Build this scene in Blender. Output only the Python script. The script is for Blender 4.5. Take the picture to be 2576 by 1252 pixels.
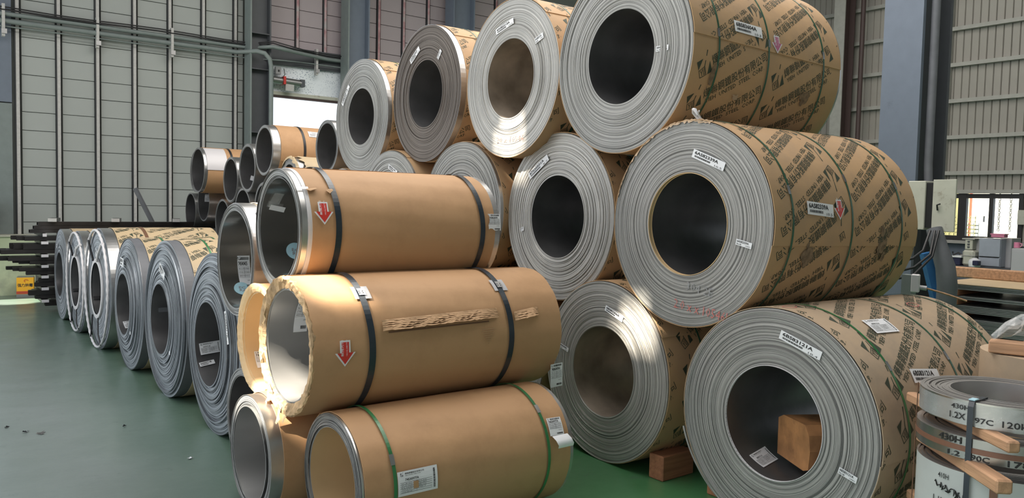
import bpy, math, random
from math import sin, cos, pi, radians as rad, atan2, hypot
from mathutils import Vector, Matrix

for o in list(bpy.data.objects): bpy.data.objects.remove(o, do_unlink=True)
SC = bpy.context.scene
COL = SC.collection
ZC = 1.73                                   # camera height above the floor
# ------------------------------------------------------------------ camera
F_PX = 1990.0
YAW, PIT, ROL = rad(52.4496), rad(-3.1879), rad(1.29695)
fw = Vector((cos(YAW) * cos(PIT), sin(YAW) * cos(PIT), sin(PIT)))
rt = Vector((sin(YAW), -cos(YAW), 0)); up = rt.cross(fw)
r0 = rt * cos(ROL) + up * sin(ROL); u0 = -rt * sin(ROL) + up * cos(ROL)
cd = bpy.data.cameras.new('camera'); cam = bpy.data.objects.new('camera', cd); COL.objects.link(cam)
cd.sensor_fit = 'HORIZONTAL'; cd.sensor_width = 36.0; cd.lens = 36.0 * F_PX / 2576.0
cd.clip_start = 0.05; cd.clip_end = 300
m = Matrix((r0, u0, -fw)).transposed().to_4x4(); m.translation = (0, 0, ZC); cam.matrix_world = m
SC.camera = cam
# ------------------------------------------------------------------ world, sun, lights, exposure
W = bpy.data.worlds.new('world'); SC.world = W; W.use_nodes = True
bg = W.node_tree.nodes['Background']; bg.inputs[0].default_value = (0.86, 0.93, 1.0, 1); bg.inputs[1].default_value = 1.4
SUN_DIR = Vector((0.68, -0.04, -0.73)).normalized()
sd = bpy.data.lights.new('sun', 'SUN'); sd.energy = 25.0; sd.angle = rad(0.6); sd.color = (1.0, 0.90, 0.74)
so = bpy.data.objects.new('sun', sd); COL.objects.link(so); so.rotation_euler = SUN_DIR.to_track_quat('-Z', 'Y').to_euler()
def area(name, loc, target, sx, sy, power, colr):
    l = bpy.data.lights.new(name, 'AREA'); l.shape = 'RECTANGLE'; l.size = sx; l.size_y = sy; l.energy = power; l.color = colr
    o = bpy.data.objects.new(name, l); COL.objects.link(o); o.location = loc
    o.rotation_euler = (Vector(target) - Vector(loc)).to_track_quat('-Z', 'Y').to_euler(); return o
area('overhead_fill', (6.5, 5.5, 8.3), (6.5, 5.5, 0), 5, 12, 620, (1.0, 0.95, 0.88))  # overhead fill lamps added under the roof, no fittings modelled
area('overhead_fill', (0.5, 5.5, 8.3), (1.0, 5.5, 0), 5, 11, 760, (1.0, 0.97, 0.93))
area('overhead_fill', (14.5, 8.0, 8.3), (15.5, 8.0, 0), 5, 12, 520, (1.0, 0.96, 0.9))
SC.view_settings.view_transform = 'Standard'; SC.view_settings.look = 'None'
SC.view_settings.exposure = 0.0; SC.view_settings.gamma = 1.0; SC.view_settings.use_curve_mapping = False

R_ = random.Random(7)
# ------------------------------------------------------------------ materials
def nt(m): return m.node_tree.nodes, m.node_tree.links
def mat(name, col, rough=.6, metal=0., spec=.5, noise=0., nscale=8., bump=0., bscale=60., stretch=None, dirt=None, dscale=2.5, emit=None, coat=0.):
    m = bpy.data.materials.new(name); m.use_nodes = True; N, L = nt(m); b = N['Principled BSDF']
    b.inputs['Base Color'].default_value = (*col, 1); b.inputs['Roughness'].default_value = rough; b.inputs['Metallic'].default_value = metal
    b.inputs['Specular IOR Level'].default_value = spec; b.inputs['Coat Weight'].default_value = coat
    if emit: b.inputs['Emission Color'].default_value = (*emit[0], 1); b.inputs['Emission Strength'].default_value = emit[1]
    tc = N.new('ShaderNodeTexCoord'); mp = N.new('ShaderNodeMapping'); L.new(tc.outputs['Object'], mp.inputs[0])
    if stretch: mp.inputs['Scale'].default_value = stretch
    cur = None
    if noise:
        n = N.new('ShaderNodeTexNoise'); n.inputs['Scale'].default_value = nscale; n.inputs['Detail'].default_value = 5; L.new(mp.outputs[0], n.inputs[0])
        r = N.new('ShaderNodeMapRange'); r.inputs[1].default_value = .3; r.inputs[2].default_value = .7; r.inputs[3].default_value = 1 - noise; r.inputs[4].default_value = 1 + noise
        L.new(n.outputs[0], r.inputs[0])
        mx = N.new('ShaderNodeMix'); mx.data_type = 'RGBA'; mx.blend_type = 'MULTIPLY'; mx.inputs[0].default_value = 1
        mx.inputs[6].default_value = (*col, 1); L.new(r.outputs[0], mx.inputs[7]); cur = mx.outputs[2]
    if dirt:
        n = N.new('ShaderNodeTexNoise'); n.inputs['Scale'].default_value = dscale; n.inputs['Detail'].default_value = 7; n.inputs['Roughness'].default_value = .7; L.new(tc.outputs['Object'], n.inputs[0])
        r = N.new('ShaderNodeMapRange'); r.inputs[1].default_value = dirt[1]; r.inputs[2].default_value = dirt[2]; L.new(n.outputs[0], r.inputs[0])
        mx = N.new('ShaderNodeMix'); mx.data_type = 'RGBA'; L.new(r.outputs[0], mx.inputs[0])
        if cur: L.new(cur, mx.inputs[6])
        else: mx.inputs[6].default_value = (*col, 1)
        mx.inputs[7].default_value = (*dirt[0], 1); cur = mx.outputs[2]
    if cur: L.new(cur, b.inputs['Base Color'])
    if bump:
        n = N.new('ShaderNodeTexNoise'); n.inputs['Scale'].default_value = bscale; n.inputs['Detail'].default_value = 4; L.new(mp.outputs[0], n.inputs[0])
        bp = N.new('ShaderNodeBump'); bp.inputs['Strength'].default_value = bump; bp.inputs['Distance'].default_value = .01
        L.new(n.outputs[0], bp.inputs['Height']); L.new(bp.outputs[0], b.inputs['Normal'])
    return m

def steel_face(name, col, dark, rough=.42, metal=.8, contrast=.5, scale=55., aniso=.7):
    """edges of the wound sheet: fine concentric lines by radius about the local X axis"""
    m = bpy.data.materials.new(name); m.use_nodes = True; N, L = nt(m); b = N['Principled BSDF']
    tc = N.new('ShaderNodeTexCoord'); sp = N.new('ShaderNodeSeparateXYZ'); L.new(tc.outputs['Object'], sp.inputs[0])
    cb = N.new('ShaderNodeCombineXYZ'); L.new(sp.outputs[1], cb.inputs[0]); L.new(sp.outputs[2], cb.inputs[1])
    ln = N.new('ShaderNodeVectorMath'); ln.operation = 'LENGTH'; L.new(cb.outputs[0], ln.inputs[0])
    # a slow angular variation keeps the lines from being perfect circles
    nn = N.new('ShaderNodeTexNoise'); nn.inputs['Scale'].default_value = 1.6; L.new(cb.outputs[0], nn.inputs[0])
    ma = N.new('ShaderNodeMath'); ma.operation = 'MULTIPLY_ADD'; ma.inputs[1].default_value = .02; L.new(nn.outputs[0], ma.inputs[0]); L.new(ln.outputs['Value'], ma.inputs[2])
    n = N.new('ShaderNodeTexNoise'); n.noise_dimensions = '1D'; n.inputs['Scale'].default_value = scale; n.inputs['Detail'].default_value = 6; n.inputs['Roughness'].default_value = .75
    L.new(ma.outputs[0], n.inputs['W'])
    r = N.new('ShaderNodeMapRange'); r.inputs[1].default_value = .38; r.inputs[2].default_value = .62; L.new(n.outputs[0], r.inputs[0])
    mx = N.new('ShaderNodeMix'); mx.data_type = 'RGBA'; mx.inputs[6].default_value = (*dark, 1); mx.inputs[7].default_value = (*col, 1); L.new(r.outputs[0], mx.inputs[0])
    g = N.new('ShaderNodeTexNoise'); g.inputs['Scale'].default_value = 4; g.inputs['Detail'].default_value = 4; L.new(tc.outputs['Object'], g.inputs[0])
    r2 = N.new('ShaderNodeMapRange'); r2.inputs[3].default_value = .82; r2.inputs[4].default_value = 1.15; L.new(g.outputs[0], r2.inputs[0])
    m2 = N.new('ShaderNodeMix'); m2.data_type = 'RGBA'; m2.blend_type = 'MULTIPLY'; m2.inputs[0].default_value = 1; L.new(mx.outputs[2], m2.inputs[6]); L.new(r2.outputs[0], m2.inputs[7])
    L.new(m2.outputs[2], b.inputs['Base Color'])
    b.inputs['Metallic'].default_value = metal; b.inputs['Roughness'].default_value = rough; b.inputs['Anisotropic'].default_value = aniso
    tg = N.new('ShaderNodeTangent'); tg.direction_type = 'RADIAL'; tg.axis = 'X'; L.new(tg.outputs[0], b.inputs['Tangent'])
    bp = N.new('ShaderNodeBump'); bp.inputs['Strength'].default_value = contrast; bp.inputs['Distance'].default_value = .003
    L.new(n.outputs[0], bp.inputs['Height']); L.new(bp.outputs[0], b.inputs['Normal'])
    return m

M = {}
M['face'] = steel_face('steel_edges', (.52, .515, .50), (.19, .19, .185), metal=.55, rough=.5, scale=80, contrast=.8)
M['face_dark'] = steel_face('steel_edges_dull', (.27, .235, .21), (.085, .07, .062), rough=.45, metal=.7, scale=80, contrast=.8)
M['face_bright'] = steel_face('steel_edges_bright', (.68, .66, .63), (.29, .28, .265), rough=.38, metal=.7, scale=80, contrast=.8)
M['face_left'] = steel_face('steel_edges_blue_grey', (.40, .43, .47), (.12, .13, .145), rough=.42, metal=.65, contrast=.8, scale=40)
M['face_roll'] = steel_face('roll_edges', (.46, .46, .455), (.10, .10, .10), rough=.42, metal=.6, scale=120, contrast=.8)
M['bore_sun_tint'] = mat('bore_steel_sun_tint', (.44, .37, .30), rough=.38, metal=.6, noise=.3, nscale=5)  # warm sunlight inside the bore is tinted into this steel
M['bore'] = mat('bore_steel', (.20, .198, .205), rough=.36, metal=.75, noise=.25, nscale=3, stretch=(1, 1, 1), bump=.05, bscale=30)
M['bore_bright'] = mat('bore_steel_bright', (.46, .455, .45), rough=.33, metal=.6, noise=.2, nscale=3, bump=.04, bscale=14, stretch=(.2, 1, 1))
M['bore_mirror'] = mat('bore_steel_polished', (.50, .49, .47), rough=.2, metal=.92, noise=.25, nscale=4, bump=.22, bscale=9, stretch=(.12, 1, 1))
M['skin'] = mat('steel_skin', (.55, .55, .55), rough=.3, metal=.9, noise=.1)
def kraft(name, col, dustcol, lo, hi, **k):
    return mat(name, col, rough=.62, spec=.3, noise=.10, nscale=2.2, bump=.45, bscale=4, stretch=(.22, 1, 1), dirt=(dustcol, lo, hi), dscale=2.2, **k)
M['kraft'] = kraft('kraft_paper', (.48, .285, .15), (.39, .225, .115), .5, .8)
M['kraft_print'] = kraft('kraft_paper_printed', (.49, .315, .172), (.38, .265, .17), .45, .8)
M['kraft_dusty'] = kraft('kraft_paper_dusty', (.47, .35, .24), (.34, .275, .21), .42, .75)
M['kraft_pale'] = kraft('kraft_paper_pale', (.55, .42, .26), (.46, .37, .26), .42, .75)
M['scorch'] = mat('scuffed_kraft', (.21, .145, .09), rough=.8, noise=.4, nscale=30)
M['kraft_torn'] = mat('torn_kraft', (.46, .31, .17), rough=.75, noise=.35, nscale=16, bump=.5, bscale=35)
M['board'] = mat('corrugated_board', (.42, .26, .14), rough=.8, noise=.15, nscale=6, bump=.2, bscale=12)
M['kraft_in'] = mat('kraft_liner', (.60, .43, .24), rough=.7, noise=.1, nscale=3)
M['tape'] = mat('strap_navy', (.018, .028, .040), rough=.3, spec=.6, noise=.3, nscale=5)
M['green'] = mat('strap_green', (.03, .17, .06), rough=.3, spec=.6, noise=.25, nscale=7)
M['green_dark'] = mat('strap_dark_green', (.03, .10, .06), rough=.35, noise=.3, nscale=7)
M['brown_strap'] = mat('strap_brown', (.16, .08, .045), rough=.5)
M['black_strap'] = mat('strap_black', (.02, .02, .022), rough=.4)
M['white'] = mat('label_paper', (.78, .79, .82), rough=.6, noise=.03)
M['ink'] = mat('black_ink', (.02, .02, .02), rough=.6)
M['print'] = mat('green_black_ink', (.040, .055, .035), rough=.6)
M['grey_ink'] = mat('grey_ink', (.28, .28, .30), rough=.6)
M['red'] = mat('red_sticker', (.62, .04, .03), rough=.4)
M['pink'] = mat('faded_red_sticker', (.50, .16, .28), rough=.5)
M['red_chalk'] = mat('red_marker', (.55, .18, .16), rough=.8)
M['grey_pen'] = mat('grey_marker', (.30, .30, .31), rough=.8)
M['blue_sticker'] = mat('pale_blue_sticker', (.42, .66, .76), rough=.4)
M['plastic'] = mat('grey_plastic', (.45, .45, .47), rough=.35)
M['whiteband'] = mat('white_band', (.66, .64, .66), rough=.35)
M['seal'] = mat('steel_seal', (.4, .4, .4), rough=.35, metal=.9)
M['wood'] = mat('timber', (.47, .27, .155), rough=.75, noise=.25, nscale=9, stretch=(.3, 4, 4), bump=.3, bscale=30)
M['wood_dark'] = mat('timber_red_brown', (.33, .14, .07), rough=.75, noise=.25, nscale=9, stretch=(.3, 4, 4), bump=.3, bscale=30)
M['wood_pale'] = mat('timber_block', (.40, .19, .075), rough=.7, noise=.35, nscale=7, bump=.2, bscale=25, dirt=((.16, .07, .03), .52, .75), dscale=5)
M['bluegrey'] = mat('blue_grey_paint', (.15, .18, .23), rough=.5, noise=.05, dirt=((.10, .12, .16), .62, .75), dscale=3)
M['greygreen'] = mat('grey_green_paint', (.20, .235, .23), rough=.5, noise=.06)
M['darkgrey'] = mat('dark_grey_paint', (.075, .08, .09), rough=.5, noise=.06)
M['panel'] = mat('wall_sheet', (.385, .41, .395), rough=.45, noise=.06, nscale=.7, bump=.05, bscale=3)
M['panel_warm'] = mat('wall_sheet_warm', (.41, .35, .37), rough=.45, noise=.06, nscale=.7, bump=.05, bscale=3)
M['post_dark'] = mat('dark_post', (.03, .032, .036), rough=.5)
M['galv'] = mat('galvanised', (.50, .49, .475), rough=.5, metal=.1, noise=.08, nscale=30)
M['galv_red'] = mat('post_red_reflection', (.52, .27, .29), rough=.5, noise=.25, nscale=6, dirt=((.47, .44, .44), .45, .6), dscale=3)  # pinkish reflected light tinted into the post colour
M['backing'] = mat('wall_backing', (.22, .235, .225), rough=.8)
M['rightpanel'] = mat('ribbed_sheet', (.35, .33, .295), rough=.55, noise=.08, nscale=.8)
M['girt'] = mat('girt_paint', (.38, .375, .345), rough=.55, noise=.08)
M['cream'] = mat('cream_paint', (.52, .52, .44), rough=.55, noise=.06, dirt=((.28, .24, .18), .56, .7), dscale=6)
M['palegreen'] = mat('pale_green_plaster', (.46, .53, .36), rough=.7, noise=.08, dirt=((.33, .37, .27), .58, .75), dscale=1.5)
M['blackbar'] = mat('black_steel_tube', (.016, .014, .014), rough=.32, spec=.6, noise=.35, nscale=6)
M['blackmatte'] = mat('black_shadow_gap', (.012, .012, .013), rough=.7)
M['hose'] = mat('grey_hose', (.13, .135, .15), rough=.55, noise=.15, nscale=6)
M['bluepaint'] = mat('blue_paint', (.03, .14, .34), rough=.5, noise=.3, nscale=5, dirt=((.45, .5, .55), .62, .7), dscale=8)
M['fridge'] = mat('fridge_metal', (.42, .45, .52), rough=.3, metal=.3, noise=.05)
M['navy'] = mat('navy_plastic', (.02, .02, .06), rough=.4)
M['yellow'] = mat('yellow_tin', (.85, .42, .02), rough=.4)
M['tinred'] = mat('tin_red', (.5, .06, .03), rough=.4)
M['tin'] = mat('bare_tin', (.3, .3, .3), rough=.4, metal=.8)
M['sheet'] = mat('sheet_pack_edge', (.45, .46, .47), rough=.4, metal=.7, noise=.25, nscale=50, stretch=(.3, .3, 8))
M['strip'] = mat('strip_coil_side', (.40, .41, .385), rough=.25, metal=.9, noise=.12, nscale=3, bump=.05, bscale=12)
M['wrapwhite'] = mat('grey_white_wrap', (.50, .53, .52), rough=.5, noise=.12, nscale=3, bump=.2, bscale=6)
M['brown_tape'] = mat('brown_tape', (.20, .095, .06), rough=.45)
M['film'] = mat('clear_film', (.75, .77, .78), rough=.15, spec=.8, noise=.2, nscale=14, bump=.8, bscale=9)
M['film'].node_tree.nodes['Principled BSDF'].inputs['Alpha'].default_value = .3
M['out_yellow'] = mat('yellow_cladding', (.52, .50, .26), rough=.6)
M['out_olive'] = mat('olive_cladding', (.15, .15, .07), rough=.6)
M['out_white'] = mat('pale_cladding', (.55, .57, .54), rough=.6)
M['out_red'] = mat('red_post', (.42, .06, .03), rough=.6)
M['chain'] = mat('chain', (.25, .24, .16), rough=.5)
M['windowframe'] = mat('dark_window_frame', (.025, .022, .022), rough=.4)
M['pinkplastic'] = mat('pink_plastic', (.75, .25, .4), rough=.4)
M['brick_red'] = mat('red_brown_paint', (.07, .045, .042), rough=.6)
# galvanised spangle panel at the roller door
def spangle():
    m = mat('spangled_sheet', (.5, .55, .6), rough=.4, metal=.1); N, L = nt(m); b = N['Principled BSDF']
    tc = N.new('ShaderNodeTexCoord'); v = N.new('ShaderNodeTexVoronoi'); v.inputs['Scale'].default_value = 26; L.new(tc.outputs['Object'], v.inputs[0])
    n = N.new('ShaderNodeTexNoise'); n.inputs['Scale'].default_value = 1.8; n.inputs['Detail'].default_value = 3; L.new(tc.outputs['Object'], n.inputs[0])
    r = N.new('ShaderNodeMapRange'); r.inputs[1].default_value = .40; r.inputs[2].default_value = .6; r.inputs[3].default_value = .25; r.inputs[4].default_value = 1; L.new(n.outputs[0], r.inputs[0])
    mu = N.new('ShaderNodeMath'); mu.operation = 'LESS_THAN'; L.new(v.outputs[0], mu.inputs[0]); mu.inputs[1].default_value = .33
    mx = N.new('ShaderNodeMix'); mx.data_type = 'RGBA'; mx.inputs[6].default_value = (.88, .93, .98, 1); mx.inputs[7].default_value = (.42, .48, .56, 1)
    mm = N.new('ShaderNodeMath'); mm.operation = 'MULTIPLY'; L.new(mu.outputs[0], mm.inputs[0]); L.new(r.outputs[0], mm.inputs[1]); L.new(mm.outputs[0], mx.inputs[0])
    L.new(mx.outputs[2], b.inputs['Base Color']); return m
M['spangle'] = spangle()
# floor: green epoxy, worn, slightly glossy, blue-grey reflection tinted in at left
def floor_mat():
    m = bpy.data.materials.new('green_epoxy_floor'); m.use_nodes = True; N, L = nt(m); b = N['Principled BSDF']
    tc = N.new('ShaderNodeTexCoord')
    def noise(s, d=6, rg=.6, sc=None):
        n = N.new('ShaderNodeTexNoise'); n.inputs['Scale'].default_value = s; n.inputs['Detail'].default_value = d; n.inputs['Roughness'].default_value = rg
        if sc:
            mp = N.new('ShaderNodeMapping'); mp.inputs['Scale'].default_value = sc; mp.inputs['Rotation'].default_value = (0, 0, .5); L.new(tc.outputs['Object'], mp.inputs[0]); L.new(mp.outputs[0], n.inputs[0])
        else: L.new(tc.outputs['Object'], n.inputs[0])
        return n
    def rng(n, a, b_, c=0., d=1.):
        r = N.new('ShaderNodeMapRange'); r.inputs[1].default_value = a; r.inputs[2].default_value = b_; r.inputs[3].default_value = c; r.inputs[4].default_value = d; L.new(n.outputs[0], r.inputs[0]); return r
    a = rng(noise(.8), .3, .7)
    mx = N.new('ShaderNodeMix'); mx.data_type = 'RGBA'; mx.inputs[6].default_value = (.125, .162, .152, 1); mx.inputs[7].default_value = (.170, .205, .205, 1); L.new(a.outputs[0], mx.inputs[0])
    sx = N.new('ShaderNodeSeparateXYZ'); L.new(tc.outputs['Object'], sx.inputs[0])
    ga = N.new('ShaderNodeMapRange'); ga.inputs[1].default_value = 0.9; ga.inputs[2].default_value = 3.2; L.new(sx.outputs[0], ga.inputs[0])  # bluish reflections painted in at low X, giving way to green
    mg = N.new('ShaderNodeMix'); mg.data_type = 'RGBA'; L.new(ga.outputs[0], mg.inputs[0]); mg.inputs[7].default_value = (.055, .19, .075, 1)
    c = rng(noise(5, 8, .75), .60, .68, 0, .6)
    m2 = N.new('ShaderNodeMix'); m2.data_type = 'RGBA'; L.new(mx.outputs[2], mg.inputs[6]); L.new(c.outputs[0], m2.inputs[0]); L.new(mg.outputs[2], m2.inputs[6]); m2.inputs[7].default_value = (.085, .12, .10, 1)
    s = rng(noise(7, 6, .7, (1, 9, 1)), .68, .72, 0, .5)
    m3 = N.new('ShaderNodeMix'); m3.data_type = 'RGBA'; L.new(s.outputs[0], m3.inputs[0]); L.new(m2.outputs[2], m3.inputs[6]); m3.inputs[7].default_value = (.03, .035, .035, 1)
    L.new(m3.outputs[2], b.inputs['Base Color'])
    rr = rng(noise(2.5, 5), .3, .7, .30, .48); L.new(rr.outputs[0], b.inputs['Roughness'])
    b.inputs['Specular IOR Level'].default_value = .8; b.inputs['Coat Weight'].default_value = .35; b.inputs['Coat Roughness'].default_value = .22
    bp = N.new('ShaderNodeBump'); bp.inputs['Strength'].default_value = .25; bp.inputs['Distance'].default_value = .004
    nb = noise(14, 6); L.new(nb.outputs[0], bp.inputs['Height']); L.new(bp.outputs[0], b.inputs['Normal'])
    return m
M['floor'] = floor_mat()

# ------------------------------------------------------------------ object helpers
def obj(name, data, parent=None, loc=None, rot=None):
    o = bpy.data.objects.new(name, data); COL.objects.link(o)
    if parent: o.parent = parent
    if loc is not None: o.location = loc
    if rot is not None: o.rotation_euler = rot
    return o
class MB:
    """mesh collector"""
    def __init__(s): s.v = []; s.f = []; s.mi = []; s.sm = []
    def add(s, vs, fs, mi=0, smooth=False):
        b = len(s.v); s.v += [tuple(p) for p in vs]
        for f in fs: s.f.append(tuple(b + i for i in f)); s.mi.append(mi); s.sm.append(smooth)
        return s
    def box(s, a, b, mi=0, rot=None, c=None):
        (x0, y0, z0), (x1, y1, z1) = a, b
        vs = [Vector((x, y, z)) for z in (z0, z1) for y in (y0, y1) for x in (x0, x1)]
        if rot is not None:
            c = Vector(c) if c is not None else (Vector(a) + Vector(b)) / 2
            vs = [c + rot @ (p - c) for p in vs]
        return s.add(vs, [(0, 2, 3, 1), (4, 5, 7, 6), (0, 1, 5, 4), (2, 6, 7, 3), (0, 4, 6, 2), (1, 3, 7, 5)], mi)
    def bbox(s, a, b, bev, mi=0):
        """box with chamfered vertical and horizontal edges"""
        (x0, y0, z0), (x1, y1, z1) = a, b; c = Vector(((x0 + x1) / 2, (y0 + y1) / 2, (z0 + z1) / 2)); h = Vector(((x1 - x0) / 2, (y1 - y0) / 2, (z1 - z0) / 2))
        vs = []; idx = {}
        for sx in (-1, 1):
            for sy in (-1, 1):
                for sz in (-1, 1):
                    for ax in range(3):
                        p = [sx * h[0], sy * h[1], sz * h[2]]
                        for k in range(3):
                            if k != ax: p[k] -= (sx, sy, sz)[k] * bev
                        idx[(sx, sy, sz, ax)] = len(vs); vs.append(c + Vector(p))
        fs = []
        for ax in range(3):
            o1, o2 = [k for k in range(3) if k != ax]
            for sg in (-1, 1):
                q = []
                for a1, a2 in ((-1, -1), (1, -1), (1, 1), (-1, 1)):
                    t = [0, 0, 0]; t[ax] = sg; t[o1] = a1; t[o2] = a2; q.append(idx[(*t, ax)])
                fs.append(q)
        for ax in range(3):     # edge chamfers, along axis ax
            o1, o2 = [k for k in range(3) if k != ax]
            for a1 in (-1, 1):
                for a2 in (-1, 1):
                    t0 = [0, 0, 0]; t0[o1] = a1; t0[o2] = a2; t1 = list(t0); t0[ax] = -1; t1[ax] = 1
                    fs.append([idx[(*t0, o1)], idx[(*t1, o1)], idx[(*t1, o2)], idx[(*t0, o2)]])
        for sx in (-1, 1):
            for sy in (-1, 1):
                for sz in (-1, 1): fs.append([idx[(sx, sy, sz, k)] for k in range(3)])
        return s.add(vs, fs, mi)
    def tube(s, pts, r, n=8, mi=0, cap=True, smooth=True):
        pts = [Vector(p) for p in pts]; rs = r if isinstance(r, (list, tuple)) else [r] * len(pts); vs = []; prev = None
        for i, p in enumerate(pts):
            d = (pts[min(i + 1, len(pts) - 1)] - pts[max(i - 1, 0)]).normalized()
            a = prev if prev is not None else (Vector((0, 0, 1)) if abs(d.z) < .9 else Vector((1, 0, 0)))
            e1 = (a - d * a.dot(d)).normalized(); e2 = d.cross(e1); prev = e1
            vs += [p + (e1 * cos(2 * pi * k / n) + e2 * sin(2 * pi * k / n)) * rs[i] for k in range(n)]
        fs = [(i * n + k, i * n + (k + 1) % n, (i + 1) * n + (k + 1) % n, (i + 1) * n + k) for i in range(len(pts) - 1) for k in range(n)]
        s.add(vs, fs, mi, smooth)
        if cap: s.add(vs[:n], [tuple(range(n))[::-1]], mi); s.add(vs[-n:], [tuple(range(n))], mi)
        return s
    def mesh(s, name, mats):
        me = bpy.data.meshes.new(name); me.from_pydata(s.v, [], s.f)
        for k in (mats if isinstance(mats, (list, tuple)) else [mats]): me.materials.append(M[k])
        me.polygons.foreach_set('material_index', s.mi); me.polygons.foreach_set('use_smooth', s.sm)
        me.validate(); me.update(); return me
    def build(s, name, mats, parent=None, loc=None, rot=None): return obj(name, s.mesh(name, mats), parent, loc, rot)
def fixn(me):
    import bmesh
    b = bmesh.new(); b.from_mesh(me); bmesh.ops.recalc_face_normals(b, faces=b.faces); b.to_mesh(me); b.free()
def tag(o, label=None, cat=None, group=None, kind=None):
    if label: o['label'] = label
    if cat: o['category'] = cat
    if group: o['group'] = group
    if kind: o['kind'] = kind
    return o
def empty(name, loc, rz=0):
    o = bpy.data.objects.new(name, None); COL.objects.link(o); o.location = loc; o.rotation_euler = (0, 0, rz); o.empty_display_size = .1; return o
def part(name, a, b, m, parent, bev=0, label=None, loc=None, rot=None):
    mb = MB(); mb.bbox(a, b, bev) if bev else mb.box(a, b)
    me = mb.mesh(name, m)
    if bev: fixn(me)
    o = obj(name, me, parent, loc, rot)
    if label: o['label'] = label
    return o

_tc = {}
def text(s, size=1.0, bold=0.0, res=2, align='LEFT'):
    """flat outline of a line of writing -> (verts2d, faces)"""
    k = (s, bold, res, align)
    if k not in _tc:
        c = bpy.data.curves.new('t', 'FONT'); c.body = s; c.size = 1; c.resolution_u = res; c.offset = bold; c.align_x = align; c.fill_mode = 'FRONT'
        o = bpy.data.objects.new('t', c); COL.objects.link(o)
        dg = bpy.context.evaluated_depsgraph_get(); dg.update()
        me = bpy.data.meshes.new_from_object(o.evaluated_get(dg))
        _tc[k] = ([(v.co.x, v.co.y) for v in me.vertices], [tuple(p.vertices) for p in me.polygons])
        bpy.data.objects.remove(o); bpy.data.curves.remove(c); bpy.data.meshes.remove(me)
    v, f = _tc[k]
    return [(x * size, y * size) for x, y in v], f
def textw(s, width, height, bold=.01, res=2):
    """scaled to a box width x cap height, origin bottom left"""
    v, f = text(s, 1, bold, res)
    if not v: return v, f
    x0 = min(p[0] for p in v); x1 = max(p[0] for p in v); y0 = min(p[1] for p in v); y1 = max(p[1] for p in v)
    return [((x - x0) / (x1 - x0) * width, (y - y0) / (y1 - y0) * height) for x, y in v], f

# ------------------------------------------------------------------ surface mappers (u right, v up, as seen) -> local point
def on_cyl(Rr):      # outside of a cylinder about X, u=s along axis, v=arc length from the -Y side upwards
    return lambda s, t, off=0.: Vector((s, -(Rr + off) * cos(t / Rr), (Rr + off) * sin(t / Rr)))
def on_face(x=0.):   # front face seen from -X
    return lambda a, b, off=0.: Vector((x - off, -a, b))
def on_bore(Ri):     # inside wall on the far (+Y) side, v up
    return lambda s, t, off=0.: Vector((s, (Ri - off) * cos(t / Ri), (Ri - off) * sin(t / Ri)))
def on_vcyl(Rr):     # cylinder about Z seen from outside; u along arc (to the right), v up; u=0 faces -X
    return lambda u, v, off=0.: Vector((-(Rr + off) * cos(u / Rr), -(Rr + off) * sin(u / Rr), v))
def place(mb, mp, verts, faces, ox, oy, ang=0., off=.001, mi=0, clip=None):
    c, s = cos(ang), sin(ang); P = [(ox + x * c - y * s, oy + x * s + y * c) for x, y in verts]
    if clip: faces = [f for f in faces if all(clip(*P[i]) for i in f)]
    used = sorted({i for f in faces for i in f}); mpd = {i: k for k, i in enumerate(used)}
    mb.add([mp(P[i][0], P[i][1], off) for i in used], [tuple(mpd[i] for i in f) for f in faces], mi)
def quad_grid(mb, mp, w, h, ox, oy, ang, off, mi=0, nx=6, ny=6, x0=0., y0=0., ragged=0.):
    vs = []; fs = []
    for j in range(ny + 1):
        for i in range(nx + 1):
            x, y = x0 + w * i / nx, y0 + h * j / ny
            if ragged and i in (0,): x += R_.uniform(0, ragged)
            if ragged and j in (0,): y += R_.uniform(0, ragged)
            vs.append((x, y))
    fs = [(j * (nx + 1) + i, j * (nx + 1) + i + 1, (j + 1) * (nx + 1) + i + 1, (j + 1) * (nx + 1) + i) for j in range(ny) for i in range(nx)]
    place(mb, mp, vs, fs, ox, oy, ang, off, mi)
def bars(mb, mp, w, h, ox, oy, ang, off, mi, x0, y0, vertical=True, seed=1, n=22):
    r = random.Random(seed); x = 0
    L_ = w if vertical else h
    while x < L_ * .98:
        bw = L_ / n * r.choice((.35, .6, .9)); 
        if vertical: q = [(x0 + x, y0), (x0 + x + bw, y0), (x0 + x + bw, y0 + h), (x0 + x, y0 + h)]
        else: q = [(x0, y0 + x), (x0 + w, y0 + x), (x0 + w, y0 + x + bw), (x0, y0 + x + bw)]
        place(mb, mp, q, [(0, 1, 2, 3)], ox, oy, ang, off, mi); x += bw + L_ / n * r.choice((.3, .5))
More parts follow.
